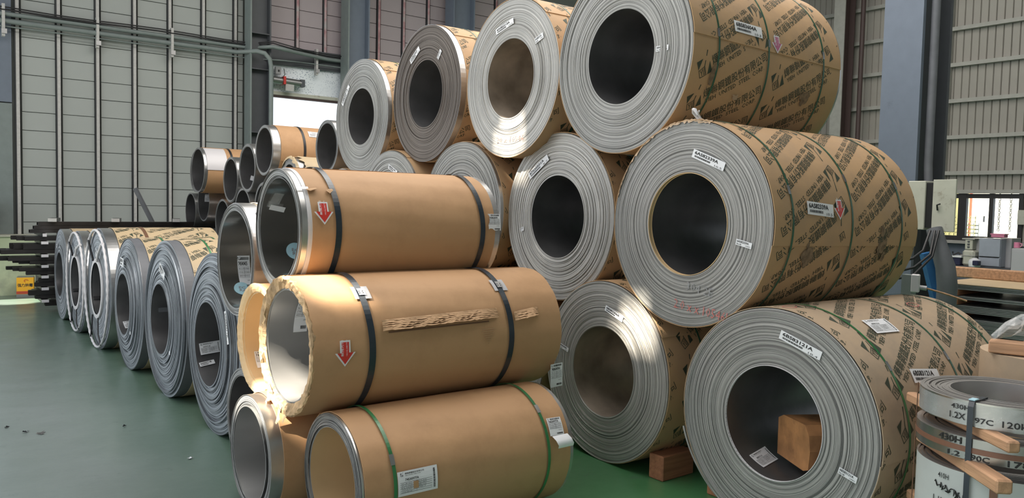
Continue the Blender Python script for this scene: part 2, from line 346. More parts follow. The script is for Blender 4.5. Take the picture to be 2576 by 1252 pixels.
def put_label(parent, mp, ox, oy, ang, w, h, off=.0025, kind='tag', code='', extra='', name='label', seed=1, lab=None, ragged=0.):
    """paper label; origin (ox,oy) is its lower-left corner in surface units"""
    mb = MB(); quad_grid(mb, mp, w, h, ox, oy, ang, off, ragged=ragged); o = mb.build(name, 'white', parent)
    o.location = parent.get('_axis', (0, 0, 0)) if '_axis' in parent.keys() else (0, 0, 0)
    if lab: o['label'] = lab
    p = MB(); o2 = off + .0012
    def T(s, x, y, tw, th, bold=.012, res=2): 
        v, f = textw(s, tw, th, bold, res); place(p, mp, [(a + x, b + y) for a, b in v], f, ox, oy, ang, o2)
    def line(x, y, lw, lh=.0012): place(p, mp, [(x, y), (x + lw, y), (x + lw, y + lh), (x, y + lh)], [(0, 1, 2, 3)], ox, oy, ang, o2)
    if kind == 'tag':       # big code, barcode below, weight at the right
        T(code, w * .06, h * .50, w * .74, h * .38, .03); bars(p, mp, w * .50, h * .2, ox, oy, ang, o2, 0, w * .08, h * .18, seed=seed)
        if extra: T(extra, w * .72, h * .08, w * .22, h * .2, .0)
    elif kind == 'small':   # code above, second line below
        T(code, w * .06, h * .52, w * .75, h * .36, .02); T('No.2B', w * .06, h * .12, w * .3, h * .26, .01); T('CP001', w * .62, h * .14, w * .3, h * .2, .0)
    elif kind == 'doc':
        T('燁聯鋼鐵股份有限公司', w * .18, h * .86, w * .48, h * .07, .01, 1); T('YIEH UNITED STEEL CORP.', w * .18, h * .80, w * .4, h * .035, 0, 1)
        v, f, g = LOGO; place(p, mp, [(a * h * .13 + w * .1, b * h * .13 + h * .87) for a, b in v], f, ox, oy, ang, o2)
        T(code, w * .18, h * .60, w * .34, h * .10, .015)
        for k, y in enumerate((.54, .46, .38, .30, .20, .12)):
            line(w * .05, h * y, w * .80)
            if k < 5: T(['NO. 2B  1219', '4.0 X 1524', 'KG 10546', 'CHARGE 8830', 'COIL EDGE'][k], w * .08, h * (y - .06), w * .26, h * .04, 0, 1)
            if k < 4: T(['SUS 304', '1.20 MM', 'GROSS', 'NET'][k], w * .50, h * (y - .06), w * .20, h * .04, 0, 1)
        line(w * .46, h * .12, .0012, h * .44)
        bars(p, mp, w * .045, h * .80, ox, oy, ang, o2, 0, w * .89, h * .1, vertical=False, seed=seed)
    elif kind == 'slip':    # logo strip with barcode, code, text rows
        bars(p, mp, w * .68, h * .08, ox, oy, ang, o2, 0, w * .24, h * .88, seed=seed); v, f, g = LOGO
        place(p, mp, [(a * h * .08 + w * .11, b * h * .08 + h * .92) for a, b in v], f, ox, oy, ang, o2)
        T(code, w * .07, h * .72, w * .72, h * .12, .02)
        for k, y in enumerate((.68, .58, .48, .38)):
            line(w * .04, h * y, w * .9)
            if k < 3: T(['THK 1.20  W 1219  NO.2B', 'LOT 40155  WT 3960KG', 'GRADE 304  EDGE SLIT'][k], w * .07, h * (y - .07), w * .84, h * .045, 0, 1)
        line(w * .5, h * .38, .0012, h * .3); T('2018.1', w * .66, h * .27, w * .22, h * .04, 0, 1)
        bars(p, mp, w * .42, h * .08, ox, oy, ang, o2, 0, w * .5, h * .07, seed=seed + 1)
    if p.f: q = p.build('label_print', 'ink', o)
    return o
# the mill's emblem, unit square about its centre: (verts, faces, glyph box)
def logo():
    v = []; f = []
    def poly(*p): b = len(v); v.extend(p); f.append(tuple(range(b, b + len(p))))
    poly((-.5, .45), (.02, .45), (-.5, -.02)[::1] if False else (-.5, -.02))
    poly((.50, .78), (.56, .74), (.04, .0), (-.02, .02))
    poly((.10, -.5), (.5, -.5), (.5, .14))
    # the lower left block, its letters YU left open between strokes
    poly((-.5, -.06), (-.46, -.03), (-.46, -.5), (-.5, -.5)); poly((-.5, -.5), (.02, -.5), (.02, -.46), (-.5, -.46)); poly((-.02, .02), (.04, .0), (.04, -.5), (.0, -.5)); poly((-.5, -.06), (0, .02), (0, -.02), (-.5, -.10))
    poly((-.40, -.12), (-.36, -.11), (-.30, -.26), (-.34, -.26)); poly((-.24, -.09), (-.20, -.085), (-.28, -.27), (-.32, -.27)); poly((-.33, -.25), (-.29, -.25), (-.29, -.42), (-.33, -.42))
    poly((-.18, -.08), (-.14, -.075), (-.14, -.42), (-.18, -.42)); poly((-.18, -.42), (-.04, -.42), (-.04, -.38), (-.18, -.38)); poly((-.08, -.06), (-.04, -.055), (-.04, -.42), (-.08, -.42))
    return v, f, None
LOGO = logo()
LOGO_BIG = LOGO
_pu = None
def print_unit():
    """one repeat of the printed line, logo centre at the origin, baseline along +x"""
    global _pu
    if _pu: return _pu
    v = []; f = []
    def addt(vs, fs): b = len(v); v.extend(vs); f.extend(tuple(b + i for i in q) for q in fs)
    lv, lf, _ = LOGO; addt([(a * .108, b * .108) for a, b in lv], lf)
    a, b = textw('燁聯鋼鐵股份有限公司', .59, .060, .004, 1); addt([(x + .073, y - .022) for x, y in a], b)
    a, b = textw('YIEH  UNITED  STEEL  CORP.', .525, .029, .008, 1); addt([(x + .088, y - .060) for x, y in a], b)
    _pu = (v, f); return _pu

# ------------------------------------------------------------------ coils
def rings(Ri, R, n, amp, seed, slope=0., wob=1.):
    """radii and axial offsets of the visible turns"""
    r = random.Random(seed); out = []; w = [r.choice((.5, .8, 1, 1.4, 2.2)) for _ in range(n)]; t = sum(w); x = Ri; cur = 0
    for i in range(n):
        x2 = x + (R - Ri) * w[i] / t; cur = cur * .6 + r.uniform(-1, 1) * amp
        if r.random() < .12: cur += r.choice((-1, 1)) * amp * 1.6
        k = (x - Ri) / (R - Ri)
        out.append((x, x2, cur + slope * k, r.uniform(0, amp * .5) * wob, r.uniform(0, 2 * pi))); x = x2
    out[0] = (out[0][0], out[0][1], 0, 0, 0); out[-1] = (out[-1][0], out[-1][1], slope, 0, 0)
    return out
def wound(Ri, R, L, n, seg, amp, seed, slope=0., wavy=0.):
    mb = MB(); C_ = [cos(2 * pi * k / seg) for k in range(seg)]; S_ = [sin(2 * pi * k / seg) for k in range(seg)]
    def strip(xa, ra, xb, rb, mi, sm=True):
        vs = [(xa(k), ra * C_[k], ra * S_[k]) for k in range(seg)] + [(xb(k), rb * C_[k], rb * S_[k]) for k in range(seg)]
        mb.add(vs, [(k, (k + 1) % seg, seg + (k + 1) % seg, seg + k) for k in range(seg)], mi, sm)
    rg = rings(Ri, R, n, amp, seed, slope); prev = None
    for (a, b, x, w, ph) in rg:
        fx = (lambda k, x=x, w=w, ph=ph, a=a: x + w * cos(2 * pi * k / seg - ph) + wavy * sin(5 * 2 * pi * k / seg + a * 40) * .5)
        strip(fx, a + .0004, fx, b, 0)
        if prev: strip(prev, a, fx, a + .0004, 0)
        prev = fx
    last = prev; first = (lambda k: 0.)
    strip(last, R, lambda k: L, R, 1)                          # outer skin
    strip(lambda k: L, R, lambda k: L, Ri, 0)                  # back face
    strip(lambda k: L, Ri, lambda k: .0, Ri, 2)                # bore
    return mb
def wrap_sheet(R, x0, x1, seam=0., skew=0., thick=.006, seg=120, nx=14, ragged=0., wr=.0, seed=3, base=.003):
    """paper sheet round the coil as one open spiral turn whose free edge lies at arc angle `seam`"""
    r = random.Random(seed); mb = MB(); nx = max(4, nx)
    rag = [r.uniform(-1, 1) * ragged for _ in range(seg + 1)]
    def P(i, k, d=0.):
        u = i / nx; s = x0 + (x1 - x0) * u
        if i == 0: s += rag[k]
        ph = seam + skew * u + 2 * pi * k / seg
        rr = R + base + thick * (1 - k / seg) + d
        if wr: rr += wr * (sin(ph * 7 + s * 2.1 + seed) * sin(s * 3 + ph * 2) + .4 * sin(ph * 19 + s * 5))
        return (s, -rr * cos(ph), rr * sin(ph))
    vs = [P(i, k) for i in range(nx + 1) for k in range(seg + 1)]; n1 = seg + 1
    fs = [(i * n1 + k, (i + 1) * n1 + k, (i + 1) * n1 + k + 1, i * n1 + k + 1) for i in range(nx) for k in range(seg)]
    mb.add(vs, fs, 0, True)
    lip = [P(0, k) for k in range(n1)] + [P(0, k, -.004) for k in range(n1)]
    mb.add(lip, [(k, k + 1, n1 + k + 1, n1 + k) for k in range(seg)], 0, False)
    lip = [P(nx, k) for k in range(n1)] + [P(nx, k, -.004) for k in range(n1)]
    mb.add(lip, [(k, n1 + k, n1 + k + 1, k + 1) for k in range(seg)], 0, False)
    lip = [P(i, 0) for i in range(nx + 1)] + [P(i, 0, -thick) for i in range(nx + 1)]
    mb.add(lip, [(i, i + 1, nx + 2 + i, nx + 1 + i) for i in range(nx)], 0, False)
    return mb
def band(R, x, w, th=.0015, seg=96, wave=0., mi=0, a0=0., a1=2 * pi):
    mb = MB(); vs = []; full = abs(a1 - a0 - 2 * pi) < 1e-6; n = seg + (0 if full else 1)
    for k in range(n):
        a = a0 + (a1 - a0) * k / seg; dx = wave * sin(3 * a + x * 7)
        for (q, rr) in ((x + dx, R), (x + dx, R + th), (x + dx + w, R + th), (x + dx + w, R)): vs.append((q, -rr * cos(a), rr * sin(a)))
    fs = [(4 * k + j, 4 * ((k + 1) % n) + j, 4 * ((k + 1) % n) + (j + 1) % 4, 4 * k + (j + 1) % 4) for k in range(seg if full else seg) for j in range(3)]
    mb.add(vs, fs, mi, False); return mb
def add(parent, name, mb, mats, label=None):
    o = mb.build(name, mats, parent); ax = parent.get('_axis')
    if ax: o.location = ax
    if label: o['label'] = label
    return o
def coil(X, Y, Z, R, Ri, L, yaw, label, group, face='face', bore='bore', nr=60, seg=160, amp=.0022, seed=1, slope=0., wavy=0.,
         wrap=None, straps=(), name='steel_coil'):
    root = empty(name, (X, Y, Z + ZC - R), rad(yaw)); tag(root, label, 'steel coil', group)
    root['_axis'] = (0., 0., R)
    add(root, 'wound_steel', wound(Ri, R, L, nr, seg, amp, seed, slope, wavy), [face, 'skin', bore])
    if wrap:
        w = dict(wrap); w['base'] = .003 + 1.4 * w.get('wr', 0.); m_ = w.pop('mat', 'kraft'); pr = w.pop('prints', None); Rw = R
        x0 = w.pop('x0', 0.); x1 = w.pop('x1', L)
        add(root, 'paper_wrap', wrap_sheet(R, x0, x1, seg=max(64, seg * 3 // 4), **w), m_)
        if pr:
            v, f = print_unit(); pm = MB()
            for (s0, t0, ang, ds, dt, smin, smax, tmin, tmax, tclip) in pr:
                mp = on_cyl(R); i = 0
                for ci in range(-3, 4):
                    for ri in range(-9, 10):
                        s_, t_ = s0 + ci * ds, t0 + ri * dt
                        if not (tmin < t_ < tmax) or not (-.8 < s_ < L + .8): continue
                        def cl(s, t, tc=tclip, a=tmin, b=tmax): return x0 + .004 < s < x1 - .004 and (tc is None or tc(s, t)) and a - .3 < t < b + .3
                        place(pm, mp, v, f, s_, t_, ang, .0, 0, cl)
            # push onto the spiral sheet: radius follows the sheet under each vertex
            th = w.get('thick', .006); seam = w.get('seam', 0.); skew = w.get('skew', 0.); bs = w.get('base', .003); wr = w.get('wr', 0.); sd_ = w.get('seed', 3)
            nv = []
            for (x, y, z) in pm.v:
                ph = atan2(z, -y); u = (x - x0) / (x1 - x0); k = ((ph - seam - skew * u) % (2 * pi)) / (2 * pi)
                rr = R + bs + th * (1 - k) + .0016
                if wr:
                    pq = seam + skew * u + 2 * pi * k; rr += wr * (sin(pq * 7 + x * 2.1 + sd_) * sin(x * 3 + pq * 2) + .4 * sin(pq * 19 + x * 5))
                nv.append((x, -rr * cos(ph), rr * sin(ph)))
            pm.v = nv
            add(root, 'wrap_print', pm, 'print')
    root['_top'] = max(.010, (.003 + 2.8 * wrap.get('wr', 0.) + .006 + .0006) if wrap and wrap.get('wr', 0) < .006 else .010)
    for st in straps:
        x, wd, m_ = st[:3]; wave = st[3] if len(st) > 3 else 0.; seals = st[4] if len(st) > 4 else ()
        s_ = add(root, 'strap', band(R + root['_top'], x - wd / 2, wd, wave=wave), m_)
        for a in seals:
            mb = band(R + root['_top'] + .0015, x - wd / 2 - .003, wd + .006, th=.002, seg=6, a0=a, a1=a + .05 / R)
            q = mb.build('strap_seal', 'seal', s_)
    return root
def prints_std(s0, t0, flip=False, ds=.715, dt=.206, tmin=-.75, tmax=1.2, clip=None):
    return (s0, t0, rad(30) + (pi if flip else 0), ds, dt, 0, 0, tmin, tmax, clip)
AX = lambda root: root['_axis']

# ------------------------------------------------------------------ the setting
def structure(o): o['kind'] = 'structure'; return o
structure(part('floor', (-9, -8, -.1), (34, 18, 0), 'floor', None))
YW, XW = 16.2, 20.0
structure(part('light_block_wall', (-9, -7.2, 0), (20.3, -7.0, 8.6), 'panel', None))  # unseen wall behind the camera, added to cut side fill
# unseen roof, its holes placed to throw sun patches on TARGETS
TARGETS = [((1.56, 4.30, -1.06), .34), ((1.66, 3.88, -.42), .19), ((1.62, 4.55, -.62), .16), ((1.98, 5.16, -.06), .24), ((3.74, 3.52, -.82), .20), ((3.74, 4.95, .50), .21), ((4.25, 5.85, 1.52), .2), ((1.30, 14.95, -1.73), .48), ((2.9, 2.9, -1.73), .16)]
def roof():
    z = 6.9; mb = MB(); n = .14; hol = []
    for (p, r) in TARGETS:
        t = (z - p[2]) / -SUN_DIR.z; hol.append((p[0] - SUN_DIR.x * t, p[1] - SUN_DIR.y * t, r))
    def opened(x0, y0, x1, y1): return [h for h in hol if x0 - h[2] < h[0] < x1 + h[2] and y0 - h[2] < h[1] < y1 + h[2]]
    def rec(x0, y0, x1, y1):
        h = opened(x0, y0, x1, y1)
        if not h: mb.box((x0, y0, 0), (x1, y1, .08)); return
        if x1 - x0 < n and y1 - y0 < n:
            cx, cy = (x0 + x1) / 2, (y0 + y1) / 2
            if not any(hypot(cx - q[0], cy - q[1]) < q[2] for q in h): mb.box((x0, y0, 0), (x1, y1, .08))
            return
        if x1 - x0 > y1 - y0: xm = (x0 + x1) / 2; rec(x0, y0, xm, y1); rec(xm, y0, x1, y1)
        else: ym = (y0 + y1) / 2; rec(x0, y0, x1, ym); rec(x0, ym, x1, y1)
    rec(-9, -8, 20.3, 18)
    structure(mb.build('ceiling', 'darkgrey', None, (0, 0, z + ZC)))
roof()
# back wall: sheet panels between posts
wb = empty('wall_back', (3, YW, 0)); structure(wb)
def wpart(name, a, b, m_, parent, **k):
    o = part(name, a, b, m_, parent, **k); return o
def sub(parent, name, a, b, m_):
    c = parent.location; return part(name, tuple(a[i] - c[i] for i in range(3)), tuple(b[i] - c[i] for i in range(3)), m_, parent)
sub(wb, 'backing_sheet', (.75, YW + .06, 0), (5.95, YW + .12, 9), 'backing')
sub(wb, 'backing_sheet', (5.95, YW + .06, 2.95 + 1.73 - .1), (22, YW + .12, 9), 'backing')
sub(wb, 'backing_sheet', (8.2, YW + .06, 0), (22, YW + .12, 4.6), 'backing')
posts = [1.547 + .6215 * k for k in range(-2, 7)]
pmesh = {}
def panel(x0, x1, z0, z1, m_):
    k = (round(x1 - x0, 3), round(z1 - z0, 3), m_)
    if k not in pmesh:
        w, h = k[0], k[1]; mb = MB()
        # shallow pillow: flat field with folded edges
        mb.add([(0, .02, 0), (w, .02, 0), (w, .02, h), (0, .02, h), (.003, 0, .005), (w - .003, 0, .005), (w - .003, 0, h - .005), (.003, 0, h - .005)],
               [(4, 5, 6, 7), (0, 1, 5, 4), (1, 2, 6, 5), (2, 3, 7, 6), (3, 0, 4, 7)])
        pmesh[k] = mb.mesh('panel', m_)
    obj('panel', pmesh[k], wb, (x0 - wb.location.x, R_.uniform(-.004, .004), z0 - wb.location.z))
zs = [1.56 + .32 * k for k in range(-5, 19)]
for i, x in enumerate(posts):
    if i == len(posts) - 1: x2 = 5.49
    else: x2 = posts[i + 1]
    if x < 1.5: continue
    for a, b in zip(zs[:-1], zs[1:]):
        if b > .9: panel(x + .10, x2 - .010, max(0, a), b - .004, 'panel')
rposts = [5.97, 6.57, 7.19, 7.82, 8.477, 9.11, 9.762, 10.4, 11.03, 11.72, 12.35]
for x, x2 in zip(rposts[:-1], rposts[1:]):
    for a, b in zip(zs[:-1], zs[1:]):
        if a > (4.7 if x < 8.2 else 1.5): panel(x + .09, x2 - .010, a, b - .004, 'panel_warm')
def post(x, z0, z1, strip, w=.045):
    mb = MB(); mb.box((x - .006, -.05, z0), (x + .014, .04, z1), 0); mb.box((x + .014, -.05, z0), (x + .075, -.035, z1), 1); mb.box((x + .066, -.05, z0), (x + .075, .03, z1), 1)
    o = mb.build('wall_post', ['post_dark', strip], wb, (-wb.location.x, 0, 0))
for x in posts: 
    if x > 1.4: post(x, 0, 7.4, 'galv')
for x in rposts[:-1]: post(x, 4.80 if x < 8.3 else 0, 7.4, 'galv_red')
# low plastered wall on the far left
sub(wb, 'end_sheet', (.75, YW - .02, 3.3), (1.50, YW + .05, 8.6), 'bluegrey'); sub(wb, 'end_sheet', (.75, YW - .02, 0), (1.50, YW + .05, 3.28), 'greygreen')
lw = empty('wall_left', (.2, YW - .35, 0)); structure(lw)
sub(lw, 'plinth', (.2, YW - .40, 0), (1.78, YW - .05, 1.0), 'palegreen')
sub(lw, 'coping', (.2, YW - .43, 1.0), (1.80, YW - .03, 1.03), 'cream')
# H section columns (web along X, flanges facing -X and +X)
def hcol(name, label, x, y, fl, dep, m1, m2, z1=8.6, tf=.03, group=None, stiff=()):
    root = empty(name, (x, y, 0)); tag(root, label, 'column', group)
    part('flange', (0, -fl / 2, 0), (tf, fl / 2, z1), m1, root); part('flange', (dep - tf, -fl / 2, 0), (dep, fl / 2, z1), m2, root)
    part('web', (tf, -.01, 0), (dep - tf, .01, z1), m2, root); part('base_plate', (-.06, -fl / 2 - .05, 0), (dep + .06, fl / 2 + .05, .03), m1, root)
    for z in stiff: part('stiffener', (tf, -fl / 2 + .01, z), (dep - tf, -.01, z + .02), m2, root)
    return root
colR = hcol('steel_column', 'wide blue-grey steel column behind the stacked coils, carrying the electrical box', 8.0, 4.035, .395, .63, 'bluegrey', 'darkgrey', tf=.05)
colA = hcol('steel_column', 'grey-green and blue steel column standing at the right of the bright doorway', 7.50, 15.78, .36, .50, 'greygreen', 'bluegrey', stiff=())
colB = hcol('steel_column', 'dark steel column with cross plates at the left of the bright doorway', 5.45, 15.85, .34, .42, 'greygreen', 'darkgrey', stiff=(3.05, 4.3, 5.0, 5.9), z1=8.6)
colC = hcol('steel_column', 'blue-grey steel column on the pinkish wall, above the dark-faced coil', 10.15, 15.8, .36, .6, 'bluegrey', 'bluegrey')
colD = hcol('steel_column', 'distant pale steel column against the ribbed wall, beside a vertical pipe', 19.2, 11.35, .30, .5, 'girt', 'brick_red')
mb = MB(); mb.tube([(19.45, 10.85, 0), (19.45, 10.85, 8)], .06); tag(mb.build('down_pipe', 'brick_red'), 'red-brown vertical pipe beside the distant column on the ribbed wall', 'pipe')
# right wall: ribbed sheets and girts
wr = empty('wall_right', (XW, 9, 0)); structure(wr)
sub(wr, 'backing_sheet', (XW + .08, -4, 2.33), (XW + .12, 18, 9), 'backing'); sub(wr, 'backing_sheet', (XW + .08, 9.3, 0), (XW + .12, 18, 2.33), 'backing')
rp = MB(); rp.add([(0, 0, 0), (0, .168, 0), (0, .168, 1), (0, 0, 1), (.03, .004, 0), (.03, .164, 0)], [(0, 3, 2, 1)])
rib = MB(); rib.add([(.03, 0, 0), (0, .012, 0), (0, .156, 0), (.03, .168, 0), (.03, 0, 6.9), (0, .012, 6.9), (0, .156, 6.9), (.03, .168, 6.9)], [(0, 4, 5, 1), (1, 5, 6, 2), (2, 6, 7, 3)])
ribm = rib.mesh('ribbed_sheet', 'rightpanel')
for k in range(86):
    y = .02 + .172 * k
    if 10.0 < y < 10.2: pass
    o = obj('ribbed_sheet', ribm, wr, (0, y - wr.location.y, 2.31))
for z in (7.85, 7.0, 6.14, 5.29, 4.435, 3.575, 2.72):
    sub(wr, 'girt', (XW - .12, 0, z - .04), (XW - .02, 16, z + .05), 'girt')
sub(wr, 'girt', (XW - .13, 0, 2.24), (XW - .02, 10.2, 2.33), 'girt')
sub(wr, 'corner_post', (XW - .14, 8.84, 2.3), (XW - .02, 8.93, 8.5), 'girt')
sub(wr, 'plinth', (XW, -7, 1.14), (XW + .12, 7.14, 2.33), 'rightpanel'); sub(wr, 'plinth', (XW, -7, 0), (XW + .12, 18, 1.14), 'bluegrey')
# window in the right wall
wn = empty('window_1', (XW, 8.2, 1.2)); structure(wn)
for y in (9.22, 8.43, 7.80, 7.185): sub(wn, 'window_frame', (XW - .06, y - (.09 if y == 8.43 else .045), 1.18), (XW + .05, y + (.09 if y == 8.43 else .045), 2.24), 'windowframe')
sub(wn, 'window_frame', (XW - .055, 7.14, 2.13), (XW + .045, 9.26, 2.235), 'windowframe'); sub(wn, 'window_frame', (XW - .055, 7.14, 1.14), (XW + .045, 9.26, 1.24), 'windowframe')
sub(wn, 'window_sill', (XW - .22, 7.0, 1.06), (XW + .02, 9.4, 1.13), 'girt')
part('handle', (-.09, -.015, 0), (-.06, .015, .14), 'seal', wn, loc=(0, 7.93 - 8.2, .38))
# outside the window
ext = empty('neighbouring_wall', (28.5, 9, 0)); tag(ext, 'sunlit yellow and white cladding seen through the right window', 'wall'); structure(ext)
k = 0; y = 8.5
while y < 17:
    w = .22 + .14 * (k % 3); mm = ['out_yellow', 'out_olive', 'out_yellow', 'out_red', 'out_yellow', 'out_olive'][k % 6] if y > 11.55 else 'out_white'
    if mm == 'out_red': w = .08
    part('cladding', (0, 0, 0), (.1, w - .004, 6.5), mm, ext, loc=(0, y - 9, 0)); y += w; k += 1
pc = MB()
for j in range(9): pc.box((-.25, 2.5, .6 + j * .13), (-.23, 6.2, .62 + j * .13))
for j in range(24): pc.box((-.25, 2.5 + j * .155, .3), (-.23, 2.52 + j * .155, 1.72))
pc.build('mesh_fence', 'out_olive', ext)
ch = empty('hanging_chain', (22.0, 8.15, 0)); tag(ch, 'chain hanging outside the right-hand window pane', 'chain')
for q in (0, .26):
    for j in range(22):
        mb = MB(); mb.tube([(0, -.02, 0), (0, .02, 0), (0, .022, .05), (0, -.022, .05), (0, -.02, 0)], .008, n=5, cap=False)
        mb.build('link', 'chain', ch, (0, q, 1.35 + j * .055), (0, 0, (j % 2) * 1.5))

part('gantry_post', (-.05, 1.9, 0), (.05, 2.0, 2.75), 'chain', ch); part('gantry_arm', (-.04, -.1, 2.55), (.04, 2.0, 2.65), 'chain', ch)
# ------------------------------------------------------------------ doorway at the back
dr = empty('door_1', (7, YW, 0)); structure(dr)
sub(dr, 'lintel', (5.93, YW - .10, 4.52), (7.7, YW + .06, 4.90), 'darkgrey')
sub(dr, 'lintel', (7.7, YW - .10, 4.52), (8.4, YW + .06, 4.90), 'darkgrey')
sub(dr, 'door_jamb', (5.87, YW - .12, 0), (5.99, YW + .06, 4.52), 'greygreen')
sub(dr, 'door_jamb', (8.2, YW - .12, 0), (8.32, YW + .06, 4.52), 'greygreen')
sub(dr, 'shutter_box', (5.99, YW - .02, 3.96), (8.2, YW + .04, 4.52), 'spangle')
sub(dr, 'bottom_bar', (5.99, YW - .06, 3.90), (8.2, YW + .02, 3.97), 'cream')
sub(dr, 'bottom_bar', (5.99, YW - .05, 3.85), (8.2, YW + .02, 3.90), 'brick_red')
mo = empty('shutter_motor', (6.22, YW - .25, 4.0)); tag(mo, 'small roller shutter motor with red stripe at the top of the doorway', 'motor')
mb = MB(); mb.tube([(-.2, .05, .18), (.40, .05, .16)], .075, n=14); mb.build('motor_body', 'tin', mo)
part('clamp', (-.0, -.05, .1), (.05, .13, .26), 'red', mo); part('bracket', (.06, .0, -.02), (.24, .08, .16), 'galv', mo); part('motor_end', (.38, -.02, .09), (.47, .12, .24), 'darkgrey', mo)
mb = MB(); mb.tube([(.02, 0, .42), (.03, -.03, .3), (-.02, 0, .22)], .008, n=5); mb.build('motor_cable', 'black_strap', mo)
ct = empty('control_box', (6.12, YW - .14, 4.31)); tag(ct, 'small grey switch box hanging above the shutter motor', 'switch box')
part('box_body', (-.02, -.02, -.0), (.10, .06, .15), 'plastic', ct, bev=.008); part('button', (.03, -.03, .05), (.06, -.02, .09), 'black_strap', ct)
# pipes and cables along the back wall
PY = YW - .18
def zat(x, a): return a
cd1 = empty('conduit_run', (3, PY, 5.3)); tag(cd1, 'grey conduit pipes running along the back wall on brackets', 'pipe')
def run(name, z, r, m_, x0=-2.5, x1=5.6, dz=0, tail=None, dy=0):
    mb = MB(); n = 14; pts = [(x0 + (x1 - x0) * k / n - 3, dy, z - 5.3 + dz * sin(k * 1.3)) for k in range(n + 1)]
    if tail: pts += [(a - 3, dy + b, c - 5.3) for a, b, c in tail]
    mb.tube(pts, r, n=8); mb.build(name, m_, cd1)
run('conduit', 4.76, .040, 'greygreen', tail=[(5.85, -.5, 4.75), (6.2, -.4, 4.74), (7.2, -.02, 4.74), (8.3, -.02, 4.74)])
run('conduit', 4.64, .045, 'greygreen', x1=5.3, tail=[(5.55, -.45, 4.63), (5.68, -.5, 4.60), (5.78, -.5, 4.5), (5.81, -.5, 4.35), (5.81, -.5, 3.2), (5.81, -.5, 2.0)])
run('cable', 4.83, .014, 'black_strap', dz=.008, tail=[(5.85, -.5, 4.82), (6.3, -.4, 4.78), (7.2, -.04, 4.80), (8.3, -.04, 4.80)])
run('cable', 4.86, .012, 'black_strap', dz=.012, dy=-.03, tail=[(5.85, -.5, 4.85), (6.6, -.3, 4.80), (7.2, -.06, 4.83), (8.3, -.06, 4.83)])
run('cable', 4.81, .012, 'black_strap', dz=.015, dy=-.05)
run('cable', 4.55, .012, 'greygreen', tail=[(6.0, -.4, 4.52), (6.6, -.04, 4.60), (7.6, -.04, 4.60)])
for x in (1.35, 2.78, 4.05, 5.62, 6.95):
    b_ = part('pipe_bracket', (x - 3, -.05, -.92), (x - 2.955, .06, -.38), 'galv', cd1)
    for z in (-.36, -.28, -.2): pass
    mb = MB(); mb.box((x - 3.01, -.075, -.88), (x - 2.93, -.05, -.80)); mb.build('bracket_nut', 'seal', b_)

# ------------------------------------------------------------------ big coils on the right
def face_tag(root, tl, tr, bl, code, extra='', kind='tag', lab=None, x=0., seed=1):
    """tl,tr,bl: (y,z) of the corners on the face"""
    w = hypot(tr[0] - tl[0], tr[1] - tl[1]); h = hypot(bl[0] - tl[0], bl[1] - tl[1]); ang = atan2(tr[1] - tl[1], -(tr[0] - tl[0]))
    return put_label(root, on_face(x), -bl[0], bl[1], ang, w, h, off=.008, kind=kind, code=code, extra=extra, lab=lab, seed=seed)
G_TOP, G_MID, G_BOT = 'big steel coils in the top row of the right stack', 'big steel coils in the middle row of the right stack', 'big steel coils in the bottom row of the right stack'
sT1 = rad(5.4)
T1 = coil(3.72, 3.73, .98, .622, .305, 1.54, -1.5, 'largest silver coil at upper right on top of the stack, printed kraft wrap, green straps', G_TOP, nr=34, amp=.0035, seed=11,
    wrap=dict(mat='kraft_print', x0=.0, x1=1.52, seam=sT1, skew=rad(-4), prints=[prints_std(.114, -.127, tmin=-.80, tmax=.05, clip=lambda s, t: t < .055 - .028 * s), prints_std(.642, .294, flip=True, dt=.199, tmin=.0, tmax=1.5, clip=lambda s, t: t > .062 - .028 * s)]),
    straps=[(.215, .014, 'green_dark', .006, (.1,)), (.71, .014, 'green_dark', .006, (.1,)), (1.31, .014, 'green_dark', .004, (.1,))])
face_tag(T1, (-.33, .018), (-.433, .015), (-.327, -.015), '6BS83604A', kind='small')
T2 = coil(3.75, 4.955, .98, .606, .305, 1.50, -1.5, 'bright silver coil in the top row, second from the right, sunlight on its face', G_TOP, face='face_bright', bore='bore_sun_tint', nr=52, seed=12,
    wrap=dict(mat='kraft_print', x1=1.48, seam=rad(45), prints=[prints_std(.2, .4)]), straps=[(.25, .014, 'green_dark', .005), (.75, .014, 'green_dark', .005)])
face_tag(T2, (.178, .407), (-.055, .459), (.186, .362), '6AS82213A', '10.5'); face_tag(T2, (-.311, .254), (-.408, .287), (-.328, .215), '6AS82213A', kind='small')
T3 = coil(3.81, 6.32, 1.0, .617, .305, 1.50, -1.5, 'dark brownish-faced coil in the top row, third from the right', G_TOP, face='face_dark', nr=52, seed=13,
    wrap=dict(mat='kraft_print', x0=.06, x1=1.48, seam=rad(50), prints=[prints_std(.30, .35)]), straps=[(.30, .014, 'green_dark', .004), (.8, .014, 'green_dark')])
face_tag(T3, (.284, .345), (.118, .451), (.258, .300), '6AS82202A', '9.8'); face_tag(T3, (-.275, .30), (-.33, .369), (-.245, .275), '6AS82202A', kind='small')
add(T3, 'edge_band', band(.617, .0, .055, th=.002), 'skin')
T4 = coil(3.78, 7.55, .88, .587, .29, 1.45, 0, 'grey-green silver coil at the left end of the top row before the blue column', G_TOP, nr=60, seed=14,
    wrap=dict(mat='kraft_print', x0=.05, x1=1.43, seam=rad(48), prints=[prints_std(.30, .42)]), straps=[(.3, .014, 'green')])
face_tag(T4, (.445, .170), (.286, .359), (.405, .14), 'C8840015', '9.6'); add(T4, 'edge_band', band(.587, .0, .045, th=.002), 'skin')
sM1 = rad(-9)
